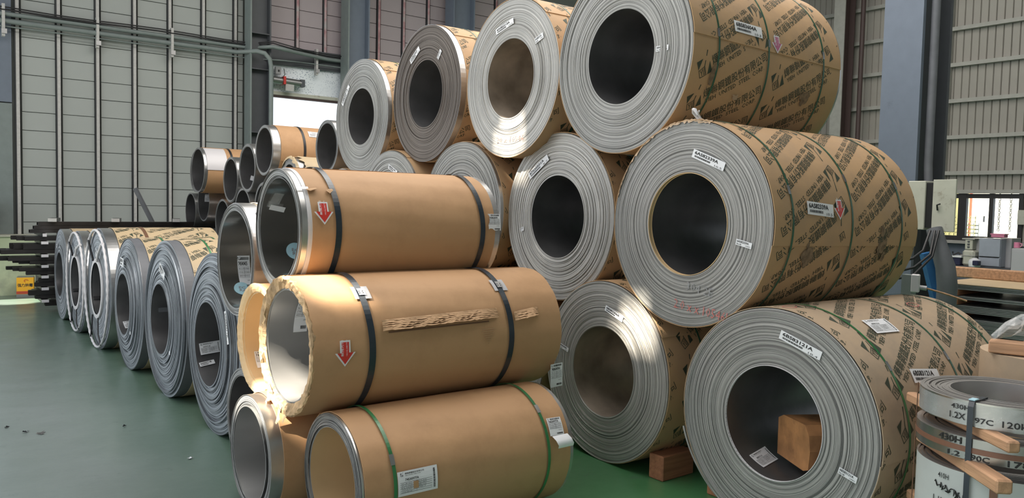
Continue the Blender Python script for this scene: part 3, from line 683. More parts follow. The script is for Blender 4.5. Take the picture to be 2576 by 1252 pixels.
M1 = coil(3.66, 3.08, -.09, .603, .305, 1.50, -1.3, 'large silver coil marked 6AS82339A in the middle row, torn kraft at its top', G_MID, nr=80, amp=.0014, seed=21,
    wrap=dict(mat='kraft_print', x0=.0, x1=1.49, seam=sM1, skew=rad(-2), wr=.0012, prints=[prints_std(.628, .311, flip=True, dt=.200, tmin=-.2, tmax=1.5, clip=lambda s, t: t > -.09), prints_std(.628, -.02, flip=True, dt=.200, tmin=-.8, tmax=.2, clip=lambda s, t: t < -.10)]),
    straps=[(.15, .014, 'green_dark', .008, (.3,)), (.74, .014, 'green_dark', .006, (.45,)), (1.29, .014, 'green_dark', .005, (.4,))])
face_tag(M1, (-.05, .439), (-.282, .351), (-.03, .393), '6AS82339A', '10.5'); face_tag(M1, (-.37, -.067), (-.475, -.088), (-.366, -.100), '6AS82339A', kind='small')
M2 = coil(3.84, 4.46, -.08, .616, .305, 1.50, -1.5, 'ridged silver coil in the middle row, second from the right, tagged 67S20501A', G_MID, face='face_bright', bore='bore', nr=60, seed=22, amp=.003,
    wrap=dict(mat='kraft_print', x0=.01, x1=1.48, seam=rad(60), prints=[prints_std(.2, .2)]), straps=[(.3, .014, 'green_dark')])
face_tag(M2, (.351, .324), (.124, .467), (.325, .280), '67S20501A', '8.7'); face_tag(M2, (.432, -.101), (.392, -.085), (.430, -.130), '0518', kind='small')
M3 = coil(3.78, 5.66, -.06, .585, .30, 1.48, 0, 'pale silver coil in the middle row, half hidden behind the topmost kraft roll', G_MID, nr=60, seed=23,
    wrap=dict(mat='kraft_print', x0=.03, x1=1.46, seam=rad(60), prints=[prints_std(.2, .3)]))
M4 = coil(3.76, 6.88, -.10, .60, .30, 1.48, 0, 'pale silver coil whose top only shows above the topmost kraft roll, below the grey-green coil', G_MID, nr=50, seed=24, wrap=dict(mat='kraft_print', x0=.02, x1=1.46, seam=rad(60)))
face_tag(M4, (.0, .47), (-.17, .40), (.015, .43), '6BS8160', '9.9')
M5 = coil(3.76, 7.94, -.12, .47, .28, 1.48, 0, 'silver coil at the left end of the middle row, hidden behind the kraft rolls', G_MID, nr=24, seed=25, seg=96, wrap=dict(mat='kraft_print', x0=.02, x1=1.46))
B1 = coil(3.63, 2.43, -1.122, .607, .305, 1.42, -2.0, 'nearest large silver coil, marked 6BS83121A, with a timber block in its bore', G_BOT, nr=80, amp=.0022, seed=31,
    wrap=dict(mat='kraft_dusty', x0=.0, x1=1.41, seam=rad(-6), skew=rad(4), wr=.001, prints=[prints_std(.197, .298, dt=.206, tmin=-.8, tmax=1.5)]),
    straps=[(.225, .014, 'green', .008, (.6,)), (.80, .014, 'green_dark', .006, (.6,)), (1.32, .014, 'green_dark', .005, (.6,))])
face_tag(B1, (-.041, .504), (-.283, .427), (-.028, .458), '6BS83121A', '10.4'); face_tag(B1, (-.401, -.119), (-.498, -.145), (-.395, -.152), '6BS83121A', kind='small')
B2 = coil(3.75, 3.84, -1.116, .612, .305, 1.45, -2.5, 'silver coil on the floor left of the nearest coil, sun patch on its face', G_BOT, face='face_bright', bore='bore_sun_tint', nr=60, seed=32,
    wrap=dict(mat='kraft_print', x0=.01, x1=1.44, seam=rad(30), prints=[prints_std(.2, .1)]), straps=[(.33, .014, 'green_dark')])
face_tag(B2, (-.027, .458), (-.199, .399), (-.015, .42), '6BS83306B'); face_tag(B2, (.462, .129), (.358, .102), (.468, .098), '6BS83306B', kind='small')
for k_, (yy, nm_) in enumerate(((5.10, 'just left of the sun-patched floor coil'), (6.34, 'second to the left of the sun-patched floor coil'), (7.58, 'last at the left end of its row'))):
    coil(3.78, yy, -1.73 + .607, .607, .305, 1.45, 0, 'floor coil hidden behind the kraft rolls, ' + nm_, G_BOT, nr=20, seg=96, seed=33 + k_, wrap=dict(mat='kraft_print', x0=.01, x1=1.44))
# paper labels and arrows on the wraps
def cyl_label(root, R, s, t, ang, w, h, kind, code, extra='', seed=1, off=.012, **k): return put_label(root, on_cyl(R), s, t, ang, w, h, off=max(off, root['_top'] + .0035), kind=kind, code=code, extra=extra, seed=seed, **k)
cyl_label(T1, .622, .372, .118, rad(-2), .27, .072, 'tag', '6BS83604A', '10.3', 3)
cyl_label(M1, .603, .285, .075, rad(-4), .25, .072, 'tag', '6AS82339A', '10.5', 4)
cyl_label(B1, .607, .375, .285, rad(-6), .25, .072, 'tag', '6BS83121A', '10.4', 5)
cyl_label(B1, .607, .345, .575, rad(-2), .21, .105, 'doc', '6BS83121A', '', 6)
def arrow(root, R, s, t_top, ln, m_='red', off=.012, ang=0.):
    off = max(off, root['_top'] + .0035); mp = on_cyl(R); mb = MB()
    def shape(g, o_, mi):
        w = .020 + g; hw = .044 + g * 1.4; hl = .055
        pts = [(-w, g), (w, g), (w, -ln + hl), (hw, -ln + hl), (0, -ln - g * 1.4), (-hw, -ln + hl), (-w, -ln + hl)]
        place(mb, mp, pts, [(0, 6, 2, 1), (3, 2, 4), (2, 6, 4), (6, 5, 4)], s, t_top, ang, o_, mi)
    shape(.008, off, 0); shape(0, off + .0012, 1)
    v, f = textw('解捲方向', .075, .014, 0, 1); place(mb, mp, v, f, s - .010, t_top - ln * .62, pi / 2 + ang, off + .0024, 0)
    v, f = textw('UNCOIL DIRECTION', .075, .007, 0, 1); place(mb, mp, v, f, s + .011, t_top - ln * .62, pi / 2 + ang, off + .0024, 0)
    return add(root, 'arrow_sticker', mb, ['white', m_])
arrow(T1, .622, .79, .14, .095, 'pink'); arrow(M1, .603, .602, .152, .095, 'red')
def scribble(root, s, a, b, w, h, ang, m_, face_x=0., off=.007, name='chalk_marks'):
    mb = MB(); v, f = textw(s, w, h, -.006, 1); place(mb, on_face(face_x), v, f, a, b, ang, off); return add(root, name, mb, m_)
scribble(M1, '304 2E', .02, -.385, .20, .05, rad(-8), 'grey_pen'); scribble(M1, '2.0 x x.10546k', -.07, -.50, .42, .055, rad(-6), 'red_chalk')
scribble(T1, '1.00524K', .06, .46, .22, .05, rad(-25), 'grey_pen'); scribble(T2, '20 x 10546', -.16, -.49, .36, .05, rad(0), 'red_chalk'); scribble(B1, '304 2E', .02, -.50, .28, .06, rad(-2), 'red_chalk')
def scuff(root, R, s_, t_, w, h, seed, m_='scorch'):
    r = random.Random(seed); mb = MB(); mp = on_cyl(R)
    for q in range(5):
        cx, cy = s_ + r.uniform(-.5, .5) * w * (q > 0), t_ + r.uniform(-.5, .5) * h * (q > 0); k = .5 if q == 0 else r.uniform(.10, .25)
        pts = [(0, 0)] + [(w * k * r.uniform(.6, 1) * cos(a * .45), h * k * r.uniform(.6, 1) * sin(a * .45)) for a in range(14)]
        place(mb, mp, pts, [(0, 1 + a, 1 + (a + 1) % 14) for a in range(14)], cx, cy, 0, .0118 + q * .0003)
    return add(root, 'scuffed_tear', mb, m_)
scuff(T1, .622, .19, -.17, .05, .16, 1); scuff(T1, .622, 1.16, -.21, .12, .10, 2); scuff(T1, .622, .46, -.28, .06, .04, 3, 'kraft_dusty'); scuff(M1, .603, .33, -.15, .14, .12, 4); scuff(M1, .603, 1.08, -.10, .13, .16, 5)
# round red stamps on the dusty coil
mb = MB()
for (s_, t_) in ((.08, .93), (1.05, .78)):
    pts = [(.05 * cos(a * pi / 12), .03 * sin(a * pi / 12)) for a in range(24)] + [(.043 * cos(a * pi / 12), .024 * sin(a * pi / 12)) for a in range(24)]
    place(mb, on_cyl(.607), pts, [(k, (k + 1) % 24, 24 + (k + 1) % 24, 24 + k) for k in range(24)], s_, t_, 0, .012)
add(B1, 'red_stamp', mb, 'red_chalk')
# torn kraft rim over the top of M1 and liner in its bore
def torn_rim(root, R, a0, a1, seed, mats='kraft_dusty', depth=.03, n=60, lift=.012):
    r = random.Random(seed); mb = MB(); rows = 4; vs = []
    for i in range(n + 1):
        a = a0 + (a1 - a0) * i / n
        rag = r.uniform(.3, 1) * depth; l2 = r.uniform(.2, 1) * lift
        for j in range(rows):
            u = j / (rows - 1); x = .03 - u * (.03 + rag * .4); rr = R + .008 + l2 * sin(u * pi) - u * u * rag * .8 + r.uniform(-.002, .002)
            vs.append((x, -rr * cos(a), rr * sin(a)))
    mb.add(vs, [(i * rows + j, (i + 1) * rows + j, (i + 1) * rows + j + 1, i * rows + j + 1) for i in range(n) for j in range(rows - 1)], 0, False)
    return add(root, 'torn_paper_edge', mb, mats)
torn_rim(M1, .603, rad(75), rad(165), 5)
mb = MB(); mb.tube([(.02, -.05, .61), (-.01, -.03, .65), (-.03, -.05, .665), (-.045, -.075, .66), (-.03, -.085, .63)], [.008, .007, .009, .011, .006], n=6); mb.tube([(.02, -.07, .61), (.0, -.06, .64), (-.02, -.085, .655)], [.006, .007, .005], n=6); add(M1, 'twisted_paper_scrap', mb, 'whiteband')
mb = band(.300, -.004, .03, th=.004, seg=90); add(M1, 'bore_edge_liner', mb, 'kraft_in')
mb = band(.302, -.006, .012, th=.003, seg=90); add(B1, 'bore_edge_ring', mb, 'whiteband')
# loose paper flap under the seam at the front of M1 and B1, outer wrap skirts
put_label(B1, on_bore(.305), .085, -.375, rad(10), .17, .10, off=.004, kind='doc', code='6BS83121A', seed=9, lab='white mill document lying in the bore')
# steel tab at the lower left of B1 (loose outer end of the strip)
mb = MB(); n = 26; vs = []
for k in range(n + 1):
    a = rad(195) + rad(52) * k / n; rr = .607 + .030 * (1 - k / n)
    for (x, dr_) in ((-.002, 0), (.02, 0), (-.002, -.012)): vs.append((x, -(rr + dr_) * cos(a), (rr + dr_) * sin(a)))
mb.add(vs, [(3 * k, 3 * k + 1, 3 * k + 4, 3 * k + 3) for k in range(n)] + [(3 * k + 2, 3 * k, 3 * k + 3, 3 * k + 5) for k in range(n)], 0, False); add(B1, 'strip_tail', mb, 'face')
# timber block in the bore of B1
blk = MB(); P0 = Vector((.25, .135)); P1 = Vector((.075, -.185)); d = (P1 - P0).normalized(); nrm = Vector((-d.y, d.x)); nrm = nrm if nrm.x > 0 else -nrm
prof = [(0, .0), (.0, .205), (.06, .235), (.30, .245), (.345, .20), (.362, .12), (.35, .02), (.30, .0)]
ln = (P1 - P0).length; prof = [(a / .362 * ln, b) for a, b in prof]; vs = []
for dep in (0, .34):
    for a, b in prof: q = P0 + d * a + nrm * dep; vs.append((q.x, q.y, b - .24))
nb = len(prof); blk.add(vs, [tuple(range(nb)), tuple(range(nb, 2 * nb))[::-1]] + [(k, nb + k, nb + (k + 1) % nb, (k + 1) % nb) for k in range(nb)])
bo = blk.build('timber_block', 'wood_pale', None, (3.63, 2.43, -1.122 + ZC), (0, 0, rad(-2))); fixn(bo.data); tag(bo, 'rounded timber block lying inside the bore of the nearest coil', 'timber block')
# chocks on the floor
def chock(x, y, w, dpt, h, rz, label, m_='wood_dark'):
    o = part('timber_chock', (-dpt / 2, -w / 2, 0), (dpt / 2, w / 2, h), m_, None, bev=.006, loc=(x, y, 0), rot=(0, 0, rz)); tag(o, label, 'timber block'); return o
chock(3.93, 3.36, .12, .30, .16, rad(0), 'red-brown timber chock on the green floor between the two nearest floor coils')
chock(3.90, 2.96, .10, .10, .13, rad(0), 'small timber chock under the left edge of the nearest coil')

# ------------------------------------------------------------------ kraft-wrapped sheet rolls in front
G_F = 'kraft-wrapped steel rolls in the front pile'
F1 = coil(1.663, 4.317, -.163, .338, .283, 1.29, 0, 'topmost kraft-wrapped roll in front with navy straps and mirror-bright bore', G_F, face='face_roll', bore='bore_mirror', nr=14, amp=.004, seed=41,
    wrap=dict(mat='kraft', x0=.055, x1=1.255, seam=rad(95), wr=.0018), straps=[(.198, .034, 'tape', .004), (1.153, .034, 'tape', .004)])
add(F1, 'white_edge_band', band(.339, .032, .026, th=.003), 'whiteband'); add(F1, 'edge_band', band(.339, 1.255, .04, th=.002), 'skin')
arrow(F1, .338, .118, .145, .10); cyl_label(F1, .338, 1.195, .0, 0, .095, .10, 'slip', '74S86569A', seed=7, ragged=.015)
F2 = coil(1.578, 3.949, -.760, .357, .290, 1.57, 0, 'middle kraft-wrapped roll in front, its cardboard gashed and its rim torn', G_F, face='face_roll', bore='bore_bright', nr=8, amp=.003, seed=42,
    wrap=dict(mat='kraft', x0=-.015, x1=1.57, seam=rad(100), wr=.0024, ragged=.006), straps=[(.292, .036, 'tape', .004), (1.180, .036, 'tape', .004)])
arrow(F2, .357, .143, .06, .105)
F3 = coil(1.668, 3.600, -1.390, .333, .262, 1.31, 0, 'lowest kraft-wrapped roll in front with thin green straps and kraft-lined bore', G_F, face='face_roll', bore='kraft_in', nr=16, amp=.003, seed=43,
    wrap=dict(mat='kraft', x0=.012, x1=1.285, seam=rad(120), wr=.0018), straps=[(.165, .018, 'green', .003, (.4,)), (1.122, .018, 'green', .003, (.75,))])
cyl_label(F3, .331, .180, -.015, rad(0), .222, .112, 'doc', '74S30977A', seed=8); cyl_label(F3, .331, 1.145, .115, rad(-2), .10, .095, 'slip', '74S30977A', seed=10)
add(F3, 'edge_band', band(.332, 1.283, .03, th=.002), 'skin')
# lifted slip flap under the F3 slip
mb = MB(); vs = []
for j, (t, of) in enumerate(((.115, .013), (.09, .035), (.065, .045), (.05, .03))):
    for i in range(5): vs.append(on_cyl(.338)(1.155 + .028 * i + j * .006, t, of))
mb.add(vs, [(j * 5 + i, j * 5 + i + 1, (j + 1) * 5 + i + 1, (j + 1) * 5 + i) for j in range(3) for i in range(4)], 0, True); add(F3, 'loose_label_flap', mb, 'white')
# worn hole through the mill document
mb = MB(); quad_grid(mb, on_cyl(.338), .028, .034, .262, .012, 0, .0165, nx=3, ny=3); add(F3, 'worn_patch', mb, 'kraft')
# hanging slip at the far end of F2
put_label(F2, (lambda u, v, off=0.: Vector((1.52 + u, -.335 - off - .25 * (v + .0) * .12, v))), .0, -.345, rad(3), .095, .145, off=.01, kind='slip', code='74S86547AA', seed=12, lab='white slip hanging loose from the far end')
# seals with plastic pads on F2
for s_ in (.295, 1.182):
    mb = MB(); mp = on_cyl(.357); c0 = .315
    for (a, b, c, e, of) in ((-.045, -.035, .045, .035, .0125),): quad_grid(mb, mp, .094, .085, s_ - .047, c0 - .04, 0, .0168, nx=5, ny=5)
    pad = add(F2, 'strap_pad', mb, 'plastic'); mb = MB()
    for of, x_, w_ in ((.0225, -.02, .04),): quad_grid(mb, mp, .040, .045, s_ - .020, c0 - .02, 0, of, nx=2, ny=4)
    for (a, b) in ((-.012, .0), (-.012, .012), (.008, .0), (.008, .012)):
        p = mp(s_ + a, c0 + b - .004, .0225); q = mp(s_ + a, c0 + b - .004, .0262); mb.tube([p, q], .004, n=8)
    mb2 = mb.build('strap_seal', 'seal', pad)
# kraft rim folded and torn over the F2 mouth
def torn_mouth(root, R, Ri, seed, mat_, x=-.015, n=110, a0=0, a1=2 * pi, amp=1., name='torn_cardboard_rim'):
    r = random.Random(seed); mb = MB(); vs = []; prof = ((.012, .005), (-.006, .008), (-.013, .001), (-.010, -.02), (-.004, -.04), (.006, -.064), (.05, -.070))
    jr = [[r.uniform(-1, 1) for _ in prof] for _ in range(n + 1)]; jr[n] = jr[0]
    for i in range(n + 1):
        a = a0 + (a1 - a0) * i / n; big = 1 + .8 * sin(a * 3 + seed) * sin(a * 5)
        for j, (px, pr) in enumerate(prof):
            rr = R + pr * (R - Ri) / .069 + jr[i][j] * .004 * amp * big; vs.append((x + px + jr[i][j] * .006 * amp * big, -rr * cos(a), rr * sin(a)))
    k = len(prof); mb.add(vs, [(i * k + j, (i + 1) * k + j, (i + 1) * k + j + 1, i * k + j + 1) for i in range(n) for j in range(k - 1)], 0, False)
    return add(root, name, mb, mat_)
torn_mouth(F2, .357, .296, 3, 'kraft_torn', amp=.9)
mb = MB(); r = random.Random(9)
for (a, ln_) in ((150, .13), (158, .10), (200, .05), (235, .09), (262, .12), (275, .08)):
    aa = rad(a); vs = []
    for j in range(5):
        u = j / 4; rr = .31 + .05 * u * (1 if a > 200 else -.3); w = .03 * (1 - u * .7)
        for sg in (-1, 1): vs.append((-.02 - .02 * u + r.uniform(-.008, .008), -rr * cos(aa + sg * w / .3) + 0, rr * sin(aa + sg * w / .3) - ln_ * u * .5))
    mb = MB(); mb.add(vs, [(2 * j, 2 * j + 1, 2 * j + 3, 2 * j + 2) for j in range(4)], 0, False); add(F2, 'torn_cardboard_shred', mb, 'kraft_in')
# long gash: layered cardboard lips standing off the surface
def gash(root, R, s0, s1, t0, t1, hgt, seed, rows=6, n=46, taper=None):
    r = random.Random(seed); mp = on_cyl(R)
    for rr in range(rows):
        mb = MB(); vs = []; u0, u1 = rr / rows, (rr + 1) / rows
        for i in range(n + 1):
            x = s0 + (s1 - s0) * i / n; e = min(1, i / 3, (n - i) / 4) if not taper else min(1, i / 2, (n - i) / 10)
            tt = t1 - (t1 - t0) * u0; tb = t1 - (t1 - t0) * u1
            rise = .02 * (x - s0) / (s1 - s0)
            o1 = .0165 + (hgt * (.25 + .75 * u0)) * e * (.8 + .2 * sin(x * 37 + rr)); o2 = .0165 + hgt * (.15 + .9 * u1) * e + r.uniform(-.001, .002)
            vs.append(mp(x + r.uniform(-.003, .003), tt + rise, o1)); vs.append(mp(x, tb + rise + r.uniform(-.004, .002) * e, o2)); vs.append(mp(x, tb + rise + .002, .0155 + o2 * .15))
        mb.add(vs, [(3 * i, 3 * i + 3, 3 * i + 4, 3 * i + 1) for i in range(n)] + [(3 * i + 1, 3 * i + 4, 3 * i + 5, 3 * i + 2) for i in range(n)], 0, False)
        add(root, 'torn_cardboard_layer', mb, 'board')
gash(F2, .357, .36, 1.10, .095, .150, .036, 4, taper=True); gash(F2, .357, 1.215, 1.40, .090, .140, .032, 5, rows=4, n=14)
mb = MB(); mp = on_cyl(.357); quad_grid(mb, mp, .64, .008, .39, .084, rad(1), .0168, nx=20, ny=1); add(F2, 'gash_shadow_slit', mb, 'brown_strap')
mb = MB()
for k in range(8):
    y_ = .06 - k * .011; w_ = .05 * (1 - k / 8); place(mb, mp, [(-w_, 0), (w_, 0), (w_ * .9, -.005), (-w_ * .9, -.005)], [(0, 3, 2, 1)], 1.02, y_, 0, .0168)
add(F2, 'exposed_flutes', mb, 'board')
# torn bits at the top front of F1
mb = MB(); mp = on_cyl(.338)
for (s_, t_, w_, h_) in ((.05, .235, .055, .022), (.165, .235, .03, .035)):
    vs = [mp(s_, t_, .012), mp(s_ + w_, t_ + .01, .012), mp(s_ + w_ * .9, t_ - h_ * .5, .03), mp(s_ + .2 * w_, t_ - h_, .026), mp(s_ - .01, t_ - h_ * .4, .02)]
    mb = MB(); mb.add(vs, [(0, 1, 2), (0, 2, 3), (0, 3, 4)]); add(F1, 'torn_paper_flap', mb, 'board')
mb = MB(); quad_grid(mb, mp, .06, .014, .0, .232, rad(3), .014, nx=3, ny=1); add(F1, 'steel_tab', mb, 'seal')
def bore_sticker(root, Ri, s, t, r_, txt='ELRA'):
    mb = MB(); mp = on_bore(Ri); pts = [(0, 0)] + [(r_ * cos(a * pi / 14), r_ * sin(a * pi / 14)) for a in range(28)]
    place(mb, mp, pts, [(0, 1 + k, 1 + (k + 1) % 28) for k in range(28)], s, t, 0, .003); o = add(root, 'round_sticker', mb, 'blue_sticker', 'pale blue round sticker')
    mb = MB()
    v, f = textw('EC', r_ * .8, r_ * .36, .02); place(mb, mp, v, f, s - r_ * .4, t + r_ * .05, rad(-8), .0042); v, f = textw('RA', r_ * .8, r_ * .4, .02); place(mb, mp, v, f, s - r_ * .4, t - r_ * .42, rad(-8), .0042)
    mb.build('sticker_print', 'grey_ink', o)
bore_sticker(F1, .284, .20, -.155, .058)
put_label(F1, on_bore(.284), .035, .115, rad(-12), .095, .035, off=.02, kind='plain', lab='white slip stuck inside the bore'); 
mb = MB(); quad_grid(mb, on_bore(.284), .06, .11, .03, .13, rad(-10), .012, nx=3, ny=5); add(F1, 'film_scrap', mb, 'film')
put_label(F2, on_bore(.292), .14, .02, rad(0), .08, .25, off=.01, kind='slip', code='74S86', seed=14, lab='tall white slip stuck inside the bore')
# rolls left of and behind them
G1 = coil(1.691, 5.143, -.392, .362, .314, .95, 0, 'grey roll left of the topmost kraft roll, long label and blue sticker in its bore', G_F, face='face_roll', bore='bore_mirror', nr=12, amp=.004, seed=44,
    wrap=dict(mat='kraft_pale', x0=.12, x1=.94, seam=rad(20)))
add(G1, 'edge_band', band(.363, .005, .10, th=.002), 'skin'); bore_sticker(G1, .314, .125, -.245, .055)
put_label(G1, on_bore(.314), .12, -.25, rad(0), .085, .25, off=.002, kind='slip', code='74S40405', seed=15, lab='long white label inside the bore')
mb = MB(); quad_grid(mb, on_cyl(.362), .05, .22, .055, .14, rad(-2), .006, nx=2, ny=8); add(G1, 'black_film_strip', mb, 'hose')
G2 = coil(1.672, 4.626, -.828, .322, .270, 1.2, 0, 'roll with kraft-lined bore and crumpled rim between the two lowest pairs of rolls', G_F, face='kraft_in', bore='kraft_in', nr=6, amp=.003, seed=45, wrap=dict(mat='kraft', x0=-.01, x1=1.2, seam=rad(120)))
torn_mouth(G2, .324, .276, 6, 'kraft_in', n=80, amp=.4); put_label(G2, on_bore(.270), .045, -.25, rad(-2), .08, .12, off=.004, kind='slip', code='74S39', seed=16, lab='white label inside the kraft bore')
G3 = coil(1.488, 4.266, -1.403, .325, .258, 1.35, 0, 'silver-rimmed roll on the floor at the lower left of the front pile, bright bore', G_F, face='face_roll', bore='bore_bright', nr=12, amp=.004, seed=46, wrap=dict(mat='kraft', x0=.07, x1=1.34, seam=rad(75)))
add(G3, 'edge_band', band(.323, .004, .065, th=.002), 'skin')
G4 = coil(1.681, 4.930, -1.398, .332, .280, 1.2, 0, 'dark open roll on the floor behind the silver-rimmed roll', G_F, face='face_roll', bore='bore', nr=10, amp=.004, seed=47, wrap=dict(mat='kraft', x0=.05, x1=1.2, seam=rad(75)))
mb = MB(); mb.tube([(.10, -.12, -.05), (.09, -.15, -.12), (.085, -.17, -.155)], [.012, .016, .010], n=6); 

# ------------------------------------------------------------------ row of coils on the floor at left
G_L = 'steel coils standing in a row on the floor at left'
Lrow = [('L1', 1.741, 5.902, .663, .305, 'nearest coil of the left floor row with two labels in its bore'),
        ('L2', 1.736, 7.244, .676, .301, 'second coil of the left floor row, next behind the nearest, ragged plastic edge'),
        ('L3', 1.715, 8.585, .653, .303, 'third coil of the left floor row with white paper square above the bore'),
        ('L4', 1.715, 9.925, .680, .294, 'fourth coil of the left floor row, bound with wire and bright ring at its bore'),
        ('L5', 1.705, 11.25, .638, .310, 'fifth coil of the left floor row, wire-bound and narrower, before the last'),
        ('L6', 1.695, 12.52, .626, .301, 'farthest plain grey coil of the left floor row, beside the black steel tubes')]
LC = {}
for k_, (nm, x, y, R, Ri, lab) in enumerate(Lrow):
    far_ = k_ > 2
    LC[nm] = coil(x, y, -1.73 + R, R, Ri, 1.25, 0, lab, G_L, face='face_left', bore='bore', nr=(44 if not far_ else 26), seg=(150 if not far_ else 110), amp=.006 if k_ < 3 else .003, seed=50 + k_, slope=(.05 if k_ < 3 else .02),
        wrap=dict(mat='kraft_pale', x0=(.14 if k_ < 3 else .14), x1=1.24, seam=rad(40), wr=.0015, prints=([prints_std(.35, .75, flip=True, tmin=-.2, tmax=1.6)] if k_ < 4 else None)),
        straps=([(.33, .016, 'green', .006), (.85, .016, 'green', .004)] if k_ in (1, 2) else [(.45, .035, 'brown_strap')] if k_ > 2 else []))
    add(LC[nm], 'edge_band', band(R + .001, .052 if k_ < 3 else .022, .11, th=.002), 'hose' if k_ in (0, 1, 2) else 'skin')
put_label(LC['L1'], on_bore(.302), .035, -.135, rad(5), .155, .09, off=.004, kind='doc', code='6AS33711B', seed=20, lab='white mill document in the bore')
put_label(LC['L1'], on_bore(.302), .016, -.232, rad(9), .115, .035, off=.004, kind='tag', code='6AS33711B', seed=21, lab='narrow white tag in the bore')
face_tag(LC['L1'], (-.448, .30), (-.515, .08), (-.415, .29), '6AS33711B', '10.6')
mb = MB(); quad_grid(mb, on_bore(.298), .14, .05, .05, .03, 0, .05, nx=3, ny=2); add(LC['L2'], 'plastic_strip', mb, 'hose')
face_tag(LC['L2'], (-.04, .50), (-.20, .42), (-.02, .43), '6BS82917A', '10.1'); face_tag(LC['L3'], (.05, .47), (-.09, .46), (.05, .385), '6BS82919A', '10.2', x=-.004)
face_tag(LC['L4'], (.06, .47), (-.03, .42), (.05, .38), '6BS8292', kind='small'); face_tag(LC['L5'], (.04, .46), (-.04, .43), (.03, .39), '6BS8296', kind='small'); face_tag(LC['L6'], (.16, .40), (.10, .42), (.17, .35), 'A6', kind='small')
for nm, x_ in (('L2', .36), ('L3', .36), ('L5', .36)):
    mb = MB(); quad_grid(mb, on_face(0), .03, .03, x_, -.25, 0, .012, nx=1, ny=1); add(LC[nm], 'paper_square', mb, 'white')

put_label(LC['L3'], on_bore(.303), .05, -.33, rad(5), .15, .10, off=.004, kind='doc', code='6BS82919A', seed=22, lab='white mill document lying in the bore')
# wire bound rings on L4 and L5: beaded rim, bright bore ring, ties
for nm, R, Ri in (('L4', .680, .294), ('L5', .638, .310)):
    o = LC[nm]; mb = MB()
    mb.tube([(-.012, -(R - .02) * cos(a * 2 * pi / 90), (R - .02) * sin(a * 2 * pi / 90)) for a in range(91)], [.016 if a % 2 else .011 for a in range(91)], n=8, cap=False); add(o, 'rim_protector', mb, 'whiteband')
    mb = band(Ri, -.012, .03, th=.045, seg=90, mi=0); add(o, 'bore_ring', mb, 'whiteband')
    for sg in (-1, 1):
        mb = MB(); mb.tube([(-.02, sg * .10, Ri + .02), (-.025, sg * .22, Ri + .12), (-.02, sg * .38, R - .16), (-.01, sg * .42, R - .15)], .014, n=6); add(o, 'tie_wire', mb, 'whiteband' if sg < 0 else 'black_strap')
        mb = MB(); mb.tube([(-.02, sg * .16, -Ri - .02), (-.025, sg * .19, -Ri - .2), (-.02, sg * .30, -R + .08)], .008, n=6); add(o, 'tie_wire', mb, 'black_strap')
    mb = MB(); quad_grid(mb, on_bore(Ri), .20, .03, .0, -.16, 0, .03, nx=3, ny=1); add(o, 'cross_tie', mb, 'black_strap')

# ------------------------------------------------------------------ distant pile of small rolls
G_H = 'small open rolls in the far pile'
H = [('H1', 3.75, 10.25, .64, .33, .29, 'highest roll of the far pile, kraft wrapped with one strap, in front of the doorway'),
     ('H2', 3.75, 10.89, .425, .335, .29, 'grey roll just below and left of the highest roll of the far pile'),
     ('H3', 3.75, 11.59, .27, .33, .295, 'dark roll of the far pile with a green tie at its lower rim'),
     ('H4', 3.55, 12.50, .42, .34, .315, 'roll with lilac plastic band and torn kraft, left part of the far pile'),
     ('H5', 3.80, 13.48, .43, .34, .30, 'leftmost roll in the upper row of the far pile, dark lined bore'),
     ('H6', 3.75, 13.61, -.22, .30, .28, 'leftmost pale ring in the middle of the far pile'),
     ('H7', 3.78, 13.00, -.06, .31, .29, 'grey roll with a label inside, beside the leftmost pale ring'),
     ('H8', 3.75, 12.93, -.78, .30, .27, 'dark mouthed small roll low in the far pile'),
     ('H9', 3.75, 14.19, -.74, .31, .28, 'brown lined roll at the far left foot of the pile'),
     ('H10', 3.75, 11.96, -.35, .34, .31, 'large plain grey roll in the middle of the far pile'),
     ('H11', 3.75, 11.08, -.18, .33, .30, 'open grey roll below the gap of two upper far rolls'),
     ('H12', 3.75, 10.27, -.11, .335, .30, 'open roll of the far pile partly hidden by the topmost kraft roll'),
     ('H13', 3.80, 9.52, .22, .30, .22, 'thick walled roll with crumpled kraft below the highest far roll'),
     ('H14', 3.82, 8.75, -.02, .30, .24, 'small grey wound roll right of the crumpled kraft roll'),
     ('H15', 3.80, 8.43, .61, .30, .262, 'open dark roll left of the grey-green coil at the stack top')]
HC = {}
for k_, (nm, x, y, z, R, Ri, lab) in enumerate(H):
    wr_ = None
    if nm == 'H1': wr_ = dict(mat='kraft', x0=.10, x1=1.28, seam=rad(-25))
    if nm == 'H4': wr_ = dict(mat='kraft', x0=.05, x1=1.2, seam=rad(30))
    if nm in ('H13',): wr_ = dict(mat='kraft_pale', x0=.10, x1=1.2, wr=.012, seam=rad(30), ragged=.04)
    if nm in ('H2', 'H8', 'H10', 'H5', 'H3'): wr_ = dict(mat='kraft', x0=.30, x1=1.2, wr=.004, ragged=.03)
    HC[nm] = coil(x, y, z, R, Ri, 1.3, 0, lab, G_H, face='face_roll', bore=('kraft_in' if nm == 'H9' else 'bore'), nr=5, seg=72, amp=.003, seed=70 + k_, wrap=wr_, straps=([(.42, .035, 'black_strap')] if nm in ('H1', 'H4') else []))
add(HC['H4'], 'lilac_band', band(.345, .04, .30, th=.008, seg=20, a0=rad(0), a1=rad(70)), 'whiteband'); cyl_label(HC['H1'], .33, .50, .20, rad(-2), .26, .10, 'doc', '74S33013A', seed=30)
torn_rim(HC['H13'], .30, rad(30), rad(150), 12, 'kraft_pale', depth=.05, n=30, lift=.03)
